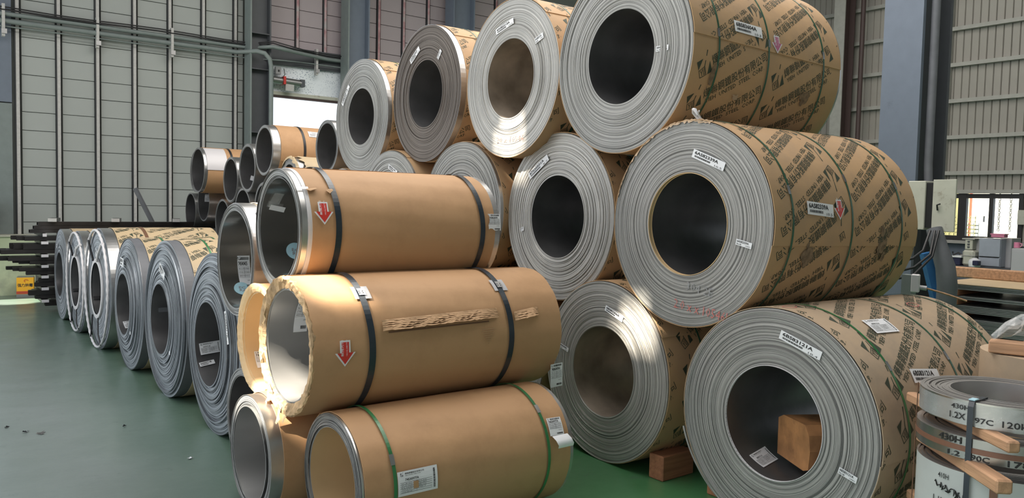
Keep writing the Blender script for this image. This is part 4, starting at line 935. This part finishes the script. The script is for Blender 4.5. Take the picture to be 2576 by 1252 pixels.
put_label(HC['H2'], on_bore(.29), .12, -.17, rad(-20), .09, .08, off=.004, kind='plain'); put_label(HC['H3'], on_bore(.295), .2, -.17, rad(-8), .10, .08, off=.004, kind='plain'); put_label(HC['H7'], on_bore(.29), .1, -.0, rad(0), .18, .12, off=.004, kind='doc', code='74S8', seed=31)
ORD = ['first', 'second', 'third', 'fourth', 'fifth', 'sixth', 'seventh', 'eighth', 'ninth']
ORD += ['tenth', 'eleventh', 'twelfth', 'thirteenth', 'fourteenth', 'fifteenth', 'sixteenth']
for row, cs in enumerate(([(14.57 - .66 * k, -1.405, .325) for k in range(10)], [(12.26, -.875, .29), (11.60, -.875, .29), (10.94, -.875, .29), (10.28, -.80, .33), (9.62, -.87, .30), (8.96, -.87, .30)], [(9.5, -.33, .24)])):
    for k_, (y, z, R) in enumerate(cs):
        coil(3.8, y, z, R, R - .035, 1.3, 0, 'plain small roll, %s from the left in the %s of the far pile' % (ORD[k_], ('lowest row', 'second row', 'hidden middle')[row]), G_H, face='face_roll', bore='bore', nr=4, seg=48, seed=90 + k_ + 10 * row)

# ------------------------------------------------------------------ black steel tubes at left
G_B = 'black square steel tubes stacked at left'
rb = random.Random(4)
LAY = []   # (z rel bottom, left X, height)
tz = 0.05
def tube_bar(x0, x1, y0, z0, w, h, rz, label):
    root = None
    t = .006; mb = MB(); L_ = x1 - x0
    o4 = [(-0., -w / 2, 0), (0., w / 2, 0), (0., w / 2, h), (0., -w / 2, h)]; i4 = [(0., -w / 2 + t, t), (0., w / 2 - t, t), (0., w / 2 - t, h - t), (0., -w / 2 + t, h - t)]
    vs = [Vector(p) for p in o4] + [Vector(p) + Vector((L_, 0, 0)) for p in o4] + [Vector(p) for p in i4] + [Vector(p) + Vector((.25, 0, 0)) for p in i4]
    fs = [(k, (k + 1) % 4, 4 + (k + 1) % 4, 4 + k) for k in range(4)] + [(k, 8 + k, 8 + (k + 1) % 4, (k + 1) % 4) for k in range(4)] + [(8 + k, 12 + k, 12 + (k + 1) % 4, 8 + (k + 1) % 4) for k in range(4)] + [(12, 13, 14, 15), (4, 5, 6, 7)]
    mb.add(vs, fs); o = mb.build('steel_tube', 'blackbar', None, (x0, y0, z0), (0, 0, rz)); fixn(o.data)
    tag(o, label, 'steel tube', G_B); return o
def spacer(x, y, z, label, L_=.9, rz=pi / 2, m_='whiteband', s=.05, w=.05):
    root = empty('spacer_bar', (x, y, z), rz); tag(root, label, 'spacer bar', 'short spacer bars between the black tubes')
    part('bar', (.01, -w / 2, 0), (L_, w / 2, s), 'blackbar', root); part('end_face', (-.002, -w / 2, 0), (.01, w / 2, s), m_, root)
layers = [(.055, .055), (.15, .055), (.245, .07), (.345, .06), (.44, .06), (.54, .055), (.635, .06), (.735, .06), (.86, .05), (.93, .07), (1.02, .07)]
zz = .0; rows = []
z = .05; nl = 0
while z < 1.10:
    h = rb.choice((.05, .06, .075)); rows.append((z, h)); z += h + .004; nl += 1
    if nl % 2 == 0:
        z += .045
lefts = {0: 1.78, 1: 1.62, 2: 1.46, 3: 1.42, 4: 1.46, 5: 1.52, 6: 1.40, 7: 1.30, 8: 1.40, 9: 1.16, 10: 1.10, 11: 1.34, 12: 1.38}
for i, (z, h) in enumerate(rows):
    for j in range(4):
        x0 = lefts.get(i, 1.5) + rb.uniform(-.03, .03) + ((0, -.10, .05, -.16) if i > 6 else (0, .05, .09, .12))[j]; y = 13.28 + j * .12
        tube_bar(x0, 4.55 if j else 3.1, y, z, .085, h, 0, 'black square steel tube, %s one in the %s layer above the floor' % (('frontmost', 'next to front', 'next to rear', 'rearmost')[j], ORD[i]))
    if i % 2 == 1 and i < len(rows) - 1:
        for sx in (1.60, 2.9): spacer(sx, 13.15, z + h + .002, 'short white-ended bar above the %s layer of tubes, %s one of its pair' % (ORD[i], 'left' if sx < 2 else 'right'), L_=.75, s=.040, w=.09)
zt = rows[-1][0] + rows[-1][1]
for sx in (1.6, 2.9): spacer(sx, 13.15, zt + .002, 'short bar carrying the top tubes, %s one' % ('left' if sx < 2 else 'right'), L_=.95, s=.045)
for i in range(3):
    for j in range(4):
        zt_ = zt + .052 + i * .055
        if i == 2 and j > 1: continue
        tube_bar(1.42 + .05 * i + j * .05, 3.85 + .04 * j, 13.25 + j * .12, zt_, .08, .052, rad(6), 'long black tube lying askew on the stack, %s one of its %s tier' % (('frontmost', 'next to front', 'next to rear', 'rearmost')[j], ('lower', 'middle', 'top')[i]))
ztt = zt + .052 + .165
for k_, (x_, y_) in enumerate(((1.70, 13.18), (2.55, 13.25), (3.45, 13.33))):
    spacer(x_, y_, ztt + .0, '%s white-ended bar lying across the topmost black tubes' % ('left', 'middle', 'right')[k_], L_=.4, m_='galv', s=.05, w=.11, rz=rad(75))
mb = MB(); mb.tube([(4.10, 15.05, 0.0), (3.19, 14.95, 1.87)], .042, n=4, smooth=False); tag(mb.build('leaning_bar', 'hose'), 'grey steel bar leaning behind the black tubes before the back wall', 'steel bar')
for (x_, y_, w_) in ((3.4, 14.3, .7),): tag(part('timber_pallet', (x_, y_, 1.10), (x_ + w_, y_ + .5, 1.22), 'wood_dark', None), 'reddish timber pallet edge behind the black tubes', 'timber')
structure(part('trim_1', (-.4, YW - .9, 1.03), (1.16, YW - .42, 1.45), 'greygreen', None))
# yellow tin can
tn = empty('oil_tin', (1.60, 15.55, 0), rad(-10)); tag(tn, 'yellow and red square oil tin on the floor beside the black tubes', 'tin can')
part('tin_body', (-.12, -.10, 0), (.13, .10, .33), 'yellow', tn, bev=.006); part('tin_band', (-.122, -.103, .055), (.132, .101, .10), 'tinred', tn); part('tin_base', (-.123, -.104, 0), (.133, .102, .05), 'tin', tn); part('tin_lid', (-.115, -.095, .33), (.125, .095, .34), 'tin', tn)
mb = MB(); v, f = textw('强力除霉', .22, .06, .02, 1); mb.add([(a - .105, -.1015, b + .17) for a, b in v], f); pts = [(.03 * cos(a * .6), .03 * sin(a * .6)) for a in range(11)]; 
mb.build('tin_print', 'ink', tn)
mb = MB(); mb.tube([(.02 + .03 * cos(a * .55), -.102, .275 + .018 * sin(a * .55)) for a in range(9)], .005, n=5); mb.build('tin_emblem', 'tinred', tn)
# grey machine cabinet on the plinth
mc = empty('machine_cabinet', (.9, YW - .25, 1.03)); tag(mc, 'pale green machine cabinet on the low wall at the far left edge', 'cabinet')
part('cabinet_body', (-.6, -.05, 0), (.30, .2, .58), 'greygreen', mc, bev=.01); part('cabinet_panel', (-.6, -.07, .08), (.18, -.05, .40), 'cream', mc)
for k_ in range(7): part('hinge_lug', (.30, -.03, .06 + k_ * .07), (.35, .02, .09 + k_ * .07), 'darkgrey', mc)

# ------------------------------------------------------------------ strip coils on timber at lower right
from mathutils import Matrix as Mx
def ray(u, v): a = (u - 1288) / F_PX; b = (626 - v) / F_PX; return r0 * a + u0 * b + fw
def onz(u, v, z): d = ray(u, v); t = z / d.z; return Vector((d.x * t, d.y * t, z + ZC))
def ondepth(u, v, D): d = ray(u, v); return Vector((d.x * D, d.y * D, d.z * D + ZC))
SCc = onz(2530, 985, -.743); G_S = 'flat-lying strip coils on timber at lower right'
def strip_coil(z0, z1, R, Ri, label, dx=0., dy=0., side='strip', n=14, seed=1, sh=None):
    root = empty('strip_coil', (SCc.x + dx, SCc.y + dy, z0)); tag(root, label, 'strip coil', G_S); h = z1 - z0; seg = 110; mb = MB(); r = random.Random(seed)
    def strip(z_a, ra, z_b, rb_, mi): 
        vs = [(ra * cos(2 * pi * k / seg), ra * sin(2 * pi * k / seg), z_a) for k in range(seg)] + [(rb_ * cos(2 * pi * k / seg), rb_ * sin(2 * pi * k / seg), z_b) for k in range(seg)]
        mb.add(vs, [(k, (k + 1) % seg, seg + (k + 1) % seg, seg + k) for k in range(seg)], mi, True)
    pz = h
    for i in range(n):
        a = Ri + (R - Ri) * i / n; b = Ri + (R - Ri) * (i + 1) / n; zt_ = h - r.uniform(0, .004) - (r.random() < .2) * .006
        strip(zt_, a, zt_, b, 0); strip(pz, a, zt_, a, 0); pz = zt_
    strip(pz, R, 0, R, 1); strip(0, R, 0, Ri, 0); strip(0, Ri, h, Ri, 2)
    me = mb.mesh('wound_strip', ['strip_top', side, 'bore_bright']); fixn(me); obj('wound_strip', me, root); return root
M['strip_top'] = mat('strip_coil_edges', (.30, .29, .28), rough=.42, metal=.7, noise=.12, nscale=5)
def vband(root, R, z, h, th, m_, name, a0=0, a1=2 * pi, label=None):
    mb = MB(); n = 80; vs = []
    for k in range(n + 1):
        a = a0 + (a1 - a0) * k / n
        for (rr, zz_) in ((R, z), (R + th, z), (R + th, z + h), (R, z + h)): vs.append((rr * cos(a), rr * sin(a), zz_))
    mb.add(vs, [(4 * k + j, 4 * k + 4 + j, 4 * k + 4 + (j + 1) % 4, 4 * k + (j + 1) % 4) for k in range(n) for j in range(3)], 0, False); o = mb.build(name, m_, root)
    if label: o['label'] = label
    return o
zc = lambda z: z + ZC
s1 = strip_coil(zc(-.842), zc(-.743), .322, .205, 'topmost flat strip coil under clear film, hand-marked 120k, at lower right', seed=1)
s2 = strip_coil(zc(-.977), zc(-.887), .330, .205, 'second flat strip coil from the top, marked 430H and 178k, with brown tape', seed=2)
s3 = strip_coil(zc(-1.30), zc(-1.032), .322, .2, 'third flat strip coil down, wrapped in grey-white paper with brown tape', side='wrapwhite', seed=3)
s4 = strip_coil(0.05, zc(-1.347), .33, .2, 'lowest flat strip coil of the stack at lower right', side='wrapwhite', seed=4)
vband(s1, .3235, .004, .088, .0012, 'film', 'clear_film'); vband(s2, .331, .030, .022, .0015, 'brown_tape', 'brown_tape_band')
vc = atan2(-SCc.y, -SCc.x)       # direction to the camera
def vtext(root, R, s, u, v, w, h, ang=0., m_='ink', bold=.012, name='hand_lettering'):
    mb = MB(); a, f = textw(s, w, h, bold, 2); n = on_vcyl_dir(R, vc); place(mb, n, a, f, u, v, ang, .003); return mb.build(name, m_, root)
def on_vcyl_dir(R, a0): return lambda u, v, off=0.: Vector(((R + off) * cos(a0 + u / R), (R + off) * sin(a0 + u / R), v))
vtext(s1, .324, '430H', -.195, .060, .075, .020); vtext(s1, .324, '1.2X', -.20, .020, .065, .026); vtext(s1, .324, '97C', -.10, .018, .065, .022); vtext(s1, .324, '120k', -.005, .018, .085, .025)
vtext(s2, .331, '430H', -.245, .056, .10, .028); vtext(s2, .331, '1.2', -.20, .004, .05, .020); vtext(s2, .331, 'x90C', -.13, .003, .09, .022); vtext(s2, .331, '178k', .02, .003, .11, .024)
vtext(s3, .323, '410H', -.24, .215, .05, .022, bold=.005); vtext(s3, .323, '1.1X2 3.0C', -.26, .085, .16, .05, bold=.005); 
mb = MB(); r = random.Random(3); pts = []
for k_ in range(60): pts.append(on_vcyl_dir(.323, vc)(-.25 + .003 * k_ + r.uniform(-.012, .012), .19 - .0008 * k_ + r.uniform(-.016, .016), .003))
mb.tube(pts, .0025, n=4); mb.build('scribble', 'ink', s3)
mb = MB(); quad_grid(mb, on_vcyl_dir(.323, vc), .028, .27, -.035, 0, 0, .002, nx=2, ny=1); mb.build('brown_tape_band', 'brown_tape', s3)
# timber spacers: from the left-back end to the right-front end
def plank(pa, pb, z, h, w, label, ext=.0):
    pa = Vector((pa.x, pa.y, 0)); pb = Vector((pb.x, pb.y, 0)); d = pb - pa; L_ = d.length
    o = part('timber_spacer', (0, -w / 2, 0), (L_, w / 2, h), 'wood', None, bev=.007, loc=(pa.x, pa.y, z), rot=(0, 0, atan2(d.y, d.x))); tag(o, label, 'timber', 'timber spacers between the strip coils'); return o
pa, pb = ondepth(2292, 997, 3.76), ondepth(2553, 1108, 2.96)
plank(pa, pb, zc(-.887), .045, .05, 'timber spacer directly under the topmost strip coil, its end poking out at right')
pa2, pb2 = ondepth(2318, 1160, 3.62), ondepth(2530, 1190, 2.93)
plank(pa2, pb2, zc(-1.032), .055, .062, 'timber spacer under the strip coil marked 178k')
plank(ondepth(2292, 1243, 3.76), ondepth(2540, 1290, 2.98), zc(-1.347), .045, .05, 'timber spacer under the paper-wrapped strip coil')
off_ = Vector((.34, .16, 0))
for (q0, q1, zz_, hh_, nm_) in ((pa, pb, -.887, .045, 'topmost strip coil'), (pa2, pb2, -1.032, .055, 'strip coil marked 178k'), (pa, pb, -1.347, .045, 'paper-wrapped strip coil')):
    plank(q0 + off_, q1 + off_, zc(zz_), hh_, .05, 'rear timber spacer under the ' + nm_)
plank(pa, pb, 0.0, .05, .06, 'front timber bearer on the floor under the strip coils'); plank(pa + off_, pb + off_, 0.0, .05, .06, 'rear timber bearer on the floor under the strip coils')
# vertical strap down the stack
a_s = None; st = MB(); best = min((abs(k), k) for k in (0,)); 
aa = vc - .115 / .33
st.v = []; pts = [(.200, zc(-.80)), (.205, zc(-.738)), (.325, zc(-.738)), (.3365, zc(-.76)), (.3365, zc(-1.35)), (.3365, .06)]
vs = []
for (rr, zz_) in pts:
    for sg in (-1, 1): vs.append((SCc.x + rr * cos(aa) - sg * .011 * sin(aa), SCc.y + rr * sin(aa) + sg * .011 * cos(aa), zz_))
st.add(vs, [(2 * k, 2 * k + 1, 2 * k + 3, 2 * k + 2) for k in range(len(pts) - 1)]); so_ = st.build('binding_strap', 'tape'); tag(so_, 'dark strap running down the front of the strip coil stack', 'strap')
mb = MB(); mb.tube([(SCc.x + .33 * cos(vc - 1.45), SCc.y + .33 * sin(vc - 1.45), zc(-.74)), (SCc.x + .335 * cos(vc - 1.45), SCc.y + .335 * sin(vc - 1.45), .02)], .0025, n=5); tag(mb.build('binding_wire', 'brown_strap'), 'thin wire down the left side of the strip coil stack', 'wire')
tag(part('strap_buckle', (-.02, -.012, 0), (.02, .012, .004), 'blue_sticker', None, loc=(SCc.x + .31 * cos(aa), SCc.y + .31 * sin(aa), zc(-.738) + .002), rot=(0, 0, aa)), 'pale blue clip on the strap over the topmost strip coil', 'clip')
# second pallet behind it with film-wrapped rolls under a timber
b0, b1 = ondepth(2489, 862, 3.95), ondepth(2700, 880, 3.75)
o = part('timber_beam', (0, -.05, 0), ((b1 - b0).length, .05, .06), 'wood', None, bev=.006, loc=(b0.x, b0.y, zc(-.675)), rot=(0, 0, atan2(b1.y - b0.y, b1.x - b0.x))); tag(o, 'timber beam at the right edge above the strip coils, film lying on it', 'timber')
pc_ = ondepth(2640, 900, 3.95)
mb = MB(); mb.tube([(pc_.x, pc_.y, .0), (pc_.x, pc_.y, zc(-.68))], .30, n=48); o = mb.build('wrapped_stack', 'kraft_dusty'); tag(o, 'wrapped stack at the right edge carrying the timber beam', 'wrapped coil')
mb = MB(); q = ondepth(2590, 820, 3.9); r = random.Random(5); vs = []
for i in range(9):
    for j in range(7):
        ph = i / 8 * pi; rr = .10 * (1 + r.uniform(-.3, .3)); vs.append((q.x - .10 + j * .05, q.y + rr * cos(ph), zc(-.615) + max(0, rr * sin(ph) * 1.1)))
mb.add(vs, [(i * 7 + j, i * 7 + j + 1, (i + 1) * 7 + j + 1, (i + 1) * 7 + j) for i in range(8) for j in range(6)], 0, False); tag(mb.build('plastic_film', 'film'), 'crumpled clear film bundle on the timber beam at the right edge', 'plastic film')
mb = MB(); fa, fb = ondepth(2497, 848, 3.9), ondepth(2570, 800, 3.9)
mb.tube([fa, (fa + fb) / 2 + Vector((0, 0, .012)), fb, fb + Vector((.1, -.1, 0))], [.015, .02, .022, .02], n=6); tag(mb.build('film_rope', 'film'), 'twisted film running up from the timber beam at the right edge', 'plastic film')

# ------------------------------------------------------------------ right background: column fittings, sheet packs, corner things
eb = empty('electrical_box', (7.78, 3.70, zc(-.15))); tag(eb, 'cream electrical box with its door swung open, on the wide blue-grey column', 'electrical box')
part('box_back', (.20, -.145, 0), (.22, .095, .47), 'cream', eb); part('box_side', (.0, -.07, 0), (.22, .095, .47), 'cream', eb, bev=.005); part('box_inside', (.02, -.145, .02), (.20, -.07, .45), 'blackmatte', eb)
part('box_door', (-.01, -.353, -.01), (.01, -.145, .48), 'cream', eb, bev=.003); mb = MB(); mb.tube([(-.02, -.20, .19), (-.035, -.20, .24), (-.035, -.23, .25)], .008, n=6); mb.build('door_handle', 'black_strap', eb)
mb = MB(); mb.tube([(8.11, 3.76, zc(.32)), (8.11, 3.77, zc(.5)), (8.11, 3.77, 8.6)], .04, n=12); tag(mb.build('conduit_pipe', 'hose'), 'grey conduit rising along the wide blue-grey column', 'pipe')
mb = MB(); pts = [ondepth(2350, 575, 7.5), ondepth(2362, 620, 7.45), ondepth(2378, 670, 7.4), ondepth(2383, 720, 7.4), ondepth(2378, 790, 7.45), ondepth(2370, 900, 7.5)]; mb.tube(pts, [.07, .075, .085, .088, .085, .08], n=16); tag(mb.build('flexible_duct', 'hose'), 'thick dark grey flexible duct hanging under the electrical box', 'duct')
for k_, (a, b, c) in enumerate((((2352, 580), (2340, 640), (2300, 672)), ((2362, 580), (2345, 645), (2300, 690)), ((2340, 580), (2322, 630), (2296, 650)))):
    mb = MB(); mb.tube([ondepth(*a, 7.4), ondepth(*b, 7.3), ondepth(*c, 7.2), ondepth(c[0] - 40, c[1] + 10, 7.2)], .012, n=6); tag(mb.build('black_cable', 'black_strap'), ('upper', 'lower', 'short')[k_] + ' black cable looping under the electrical box', 'cable')
mb = MB(); mb.tube([ondepth(2332, 635, 7.6), ondepth(2358, 745, 7.6), ondepth(2366, 790, 7.6)], .075, n=4, smooth=False); tag(mb.build('blue_brace', 'bluepaint'), 'worn blue painted brace beside the flexible duct', 'brace')
sb = empty('socket_box', ondepth(2303, 712, 6.2), rad(20)); tag(sb, 'white socket box with a plug on a post behind the nearest coil', 'socket'); part('socket_body', (-.03, -.03, -.07), (.03, .03, .07), 'whiteband', sb, bev=.006); 
mb = MB(); mb.tube([(-.0, -.03, -.03), (0, -.08, -.035)], .018, n=8); mb.build('plug', 'plastic', sb); mb = MB(); mb.tube([(0, -.08, -.035), (.05, -.2, -.07), (.1, -.35, -.12)], .007, n=6); mb.build('plug_cable', 'wood', sb)
sp_ = ondepth(2290, 740, 6.25); tag(part('steel_post', (-.04, -.04, 0), (.04, .04, sp_.z + .15), 'greygreen', None, loc=(sp_.x + .07, sp_.y + .05, 0)), 'short grey steel post carrying the socket box', 'post')
# packs of sheets on timber
G_K = 'packs of flat steel sheets stacked at right'
Y0, Y1 = 1.2, 4.05
def pack(z0, z1, label, kraft_top=False, x0=9.0, x1=10.2, y1=Y1):
    root = empty('sheet_pack', ((x0 + x1) / 2, (Y0 + y1) / 2, zc(z0))); tag(root, label, 'steel sheets', G_K); hx = (x1 - x0) / 2; hy = (y1 - Y0) / 2; h = z1 - z0
    n = max(2, int(h / .014))
    mb = MB(); r = random.Random(int(z0 * 1000))
    for k in range(n): d = r.uniform(0, .012); mb.box((-hx + d, -hy, h * k / n), (hx, hy - d, h * (k + .8) / n))
    mb.build('sheets', 'sheet', root)
    if kraft_top: part('paper_cover', (-hx - .005, -hy, h), (hx, hy, h + .006), 'kraft_pale', root); mb = MB(); mb.box((-hx - .01, .25, h + .006), (hx, .27, h + .008)); mb.build('tie_strap', 'black_strap', root); 
    for y in (-.45, .45): part('tie_strap', (-hx - .008, y, -.002), (-hx - .002, y + .03, h + .004), 'black_strap', root)
    return root
pack(-.80, -.745, 'topmost pack of steel sheets under a pale kraft cover', True); pack(-.905, -.865, 'second pack of steel sheets from the top, thin'); pack(-1.045, -.965, 'third pack of steel sheets from the top'); pack(-1.26, -1.105, 'fourth and thickest pack of steel sheets, lowest in the pile'); pack(-1.66, -1.33, 'bottom pack of steel sheets hidden near the floor')
def runner(z, h, y, label, x0=8.99, L_=1.2, m_='wood_dark', w=.10): o = part('timber_runner', (0, -w / 2, 0), (L_, w / 2, h), m_, None, bev=.005, loc=(x0, y, zc(z))); tag(o, label, 'timber', 'timber runners between the sheet packs'); return o
for zz_, hh_, nm_ in ((-.865, .064, 'first gap from the top'), (-.965, .059, 'second gap from the top'), (-1.105, .059, 'third gap from the top'), (-1.33, .069, 'fourth gap from the top'), (-1.73, .07, 'foot')):
    for y, pn in ((3.10, 'middle'), (1.5, 'right'), (3.85, 'left')): runner(zz_, hh_, y, 'timber runner in the %s of the sheet packs, %s one' % (nm_, pn))
o = part('timber_beam', (0, -.9, 0), (.14, .9, .12), 'wood', None, bev=.01, loc=(9.95, 4.0, zc(-.738))); tag(o, 'long timber lying on the kraft-covered sheet pack', 'timber')
k2 = part('sheet_bundle', (0, 0, 0), (.9, 2.2, .05), 'sheet', None, loc=(11.2, 1.9, zc(-.78))); tag(k2, 'distant bundle of flat steel sheets tied with a dark strap, beyond the kraft-covered pack', 'steel sheets')
for y in (2.1, 3.8): tag(part('trestle', (11.3, y, 0), (12.0, y + .08, zc(-.78)), 'darkgrey', None), 'dark trestle under the distant sheet bundle, %s one' % ('right' if y < 3 else 'left'), 'trestle')
# corner furniture by the window
def W3(u, v, x): d = ray(u, v); t = x / d.x; return Vector((x, d.y * t, d.z * t + ZC))
def boxuv(name, label, cat, u0_, u1_, v0_, v1_, x, dep, m_, bev=.01, base=None):
    a = W3(u0_, v0_, x); b = W3(u1_, v1_, x); zb = base if base is not None else b.z
    root = empty(name, (x + dep / 2, (a.y + b.y) / 2, zb)); tag(root, label, cat); w = abs(a.y - b.y) / 2
    part('body', (-dep / 2, -w, 0), (dep / 2, w, a.z - zb), m_, root, bev=bev); return root, w, a.z - zb
tb = empty('work_table', (18.6, 8.0, 0)); tag(tb, 'dark low table under the window carrying the fridge and boxes', 'table')
tz_ = W3(2450, 668, 18.5).z
part('table_top', (-.35, -1.3, tz_ - .05), (.6, 1.5, tz_ - .004), 'darkgrey', tb)
for (x, y) in ((-.3, -1.2), (-.3, 1.4), (.5, -1.2), (.5, 1.4)): part('leg', (x - .03, y - .03, 0), (x + .03, y + .03, tz_ - .05), 'darkgrey', tb)
fr, w, h = boxuv('refrigerator', 'small silver two-door refrigerator below the window', 'refrigerator', 2464, 2516, 598, 667, 18.45, .55, 'fridge', base=tz_)
part('upper_door', (-.30, -w + .01, h * .36), (-.275, w - .01, h - .02), 'fridge', fr, bev=.006); part('lower_door', (-.30, -w + .01, .02), (-.275, w - .01, h * .33), 'fridge', fr, bev=.006); part('door_grip', (-.31, -w + .03, h * .335), (-.28, w - .03, h * .36), 'blackmatte', fr)
boxuv('side_cabinet', 'grey cabinet standing right of the small refrigerator', 'cabinet', 2517, 2540, 598, 700, 18.7, .5, 'plastic')[0]
boxuv('side_cabinet', 'plain grey cabinet left of the small refrigerator', 'cabinet', 2444, 2463, 598, 667, 18.6, .45, 'plastic')[0]
g, w, h = boxuv('floor_cabinet', 'pale grey cabinet at the right edge with a pink mug on top', 'cabinet', 2545, 2620, 624, 690, 17.6, .5, 'plastic', base=0.0); part('cabinet_door', (-.27, -w + .03, .1), (-.25, w - .03, h - .05), 'plastic', g)
nv_, w, h = boxuv('storage_box', 'navy box with white lid and black clutter on top, on the table', 'box', 2392, 2415, 646, 663, 18.3, .35, 'navy', base=tz_); part('lid', (-.2, -w - .03, h), (.2, w + .03, h + .03), 'white', nv_); mb = MB(); mb.tube([(-.1, -.12, h + .04), (-.1, -.02, h + .10), (-.1, .08, h + .05), (-.1, .1, h + .12)], .02, n=6); mb.build('cord_bundle', 'black_strap', nv_)
cr_, w, h = boxuv('cream_canister', 'cream stacked plastic canister left of the refrigerator', 'canister', 2420, 2450, 628, 663, 18.35, .35, 'cream', base=tz_, bev=.04); part('rim', (-.19, -w - .02, h * .62), (.19, w + .02, h * .68), 'girt', cr_)
ac_, w, h = boxuv('small_appliance', 'grey and cream box with knobs standing on the canister', 'appliance', 2428, 2446, 602, 626, 18.4, .3, 'cream', base=W3(2430, 628, 18.35).z + .006)
for k_ in range(3): part('knob', (-.17, -.02, .04 + k_ * .06), (-.15, .02, .07 + k_ * .06), 'darkgrey', ac_)
part('roof_lid', (-.16, -w - .04, h), (.16, w + .06, h + .03), 'girt', ac_)
rc_ = empty('rice_cooker', W3(2452, 655, 18.15)); rc_.location.z = tz_; tag(rc_, 'round white pot in front of the canister by the refrigerator', 'pot')
mb = MB(); mb.tube([(0, 0, 0), (0, 0, .10), (0, 0, .15), (0, 0, .19)], [.11, .125, .10, .03], n=18); mb.build('pot_body', 'white', rc_)
boxuv('storage_box', 'small navy container standing in front of the white pot', 'box', 2446, 2460, 655, 668, 17.95, .15, 'navy')[0]
pk = empty('pink_basket', W3(2514, 597, 18.5)); tag(pk, 'pink basket on top of the small refrigerator', 'basket'); part('basket_body', (-.1, -.13, 0), (.1, .13, .07), 'pinkplastic', pk, bev=.01); part('basket_rim', (-.11, -.14, .06), (.11, .14, .08), 'pinkplastic', pk)
mg = empty('pink_mug', W3(2558, 623, 17.7)); tag(mg, 'pink mug on the pale grey cabinet at the right edge', 'mug'); mb = MB(); mb.tube([(0, 0, 0), (0, 0, .11)], .055, n=16); mb.build('mug_body', 'pinkplastic', mg); mb = MB(); mb.tube([(0, -.05, .02), (0, -.09, .04), (0, -.09, .08), (0, -.05, .09)], .01, n=6); mb.build('mug_handle', 'pinkplastic', mg)
boxuv('wall_box', 'pale switch box on the wall right of the window', 'switch box', 2560, 2590, 528, 566, 19.85, .12, 'cream')[0]
# floor litter
def litter(u, v, size, m_, label, seed):
    p = onz(u, v, -ZC); r = random.Random(seed); mb = MB(); n = 7
    vs = [(size * (k / n - .5), size * .35 * r.uniform(-1, 1), r.uniform(.002, .02)) for k in range(n)] + [(size * (k / n - .5), size * .35 * r.uniform(-.2, 1) + size * .25, r.uniform(.001, .008)) for k in range(n)]
    mb.add(vs, [(k, k + 1, n + k + 1, n + k) for k in range(n - 1)]); tag(mb.build('litter_scrap', m_, None, (p.x, p.y, .001), (0, 0, r.uniform(0, 3))), label, 'scrap')
litter(482, 1153, .05, 'white', 'small crumpled white paper scrap on the open green floor', 1)
litter(70, 1087, .05, 'black_strap', 'dark bent scrap on the floor, middle of three near the left edge', 2); litter(105, 1090, .06, 'black_strap', 'dark bent scrap on the floor, rightmost of three near the left edge', 3); litter(20, 1075, .04, 'black_strap', 'dark bent scrap on the floor, leftmost of three near the left edge', 4)
litter(316, 1073, .035, 'black_strap', 'lone short dark scrap on the floor left of the nearest left coil', 5)
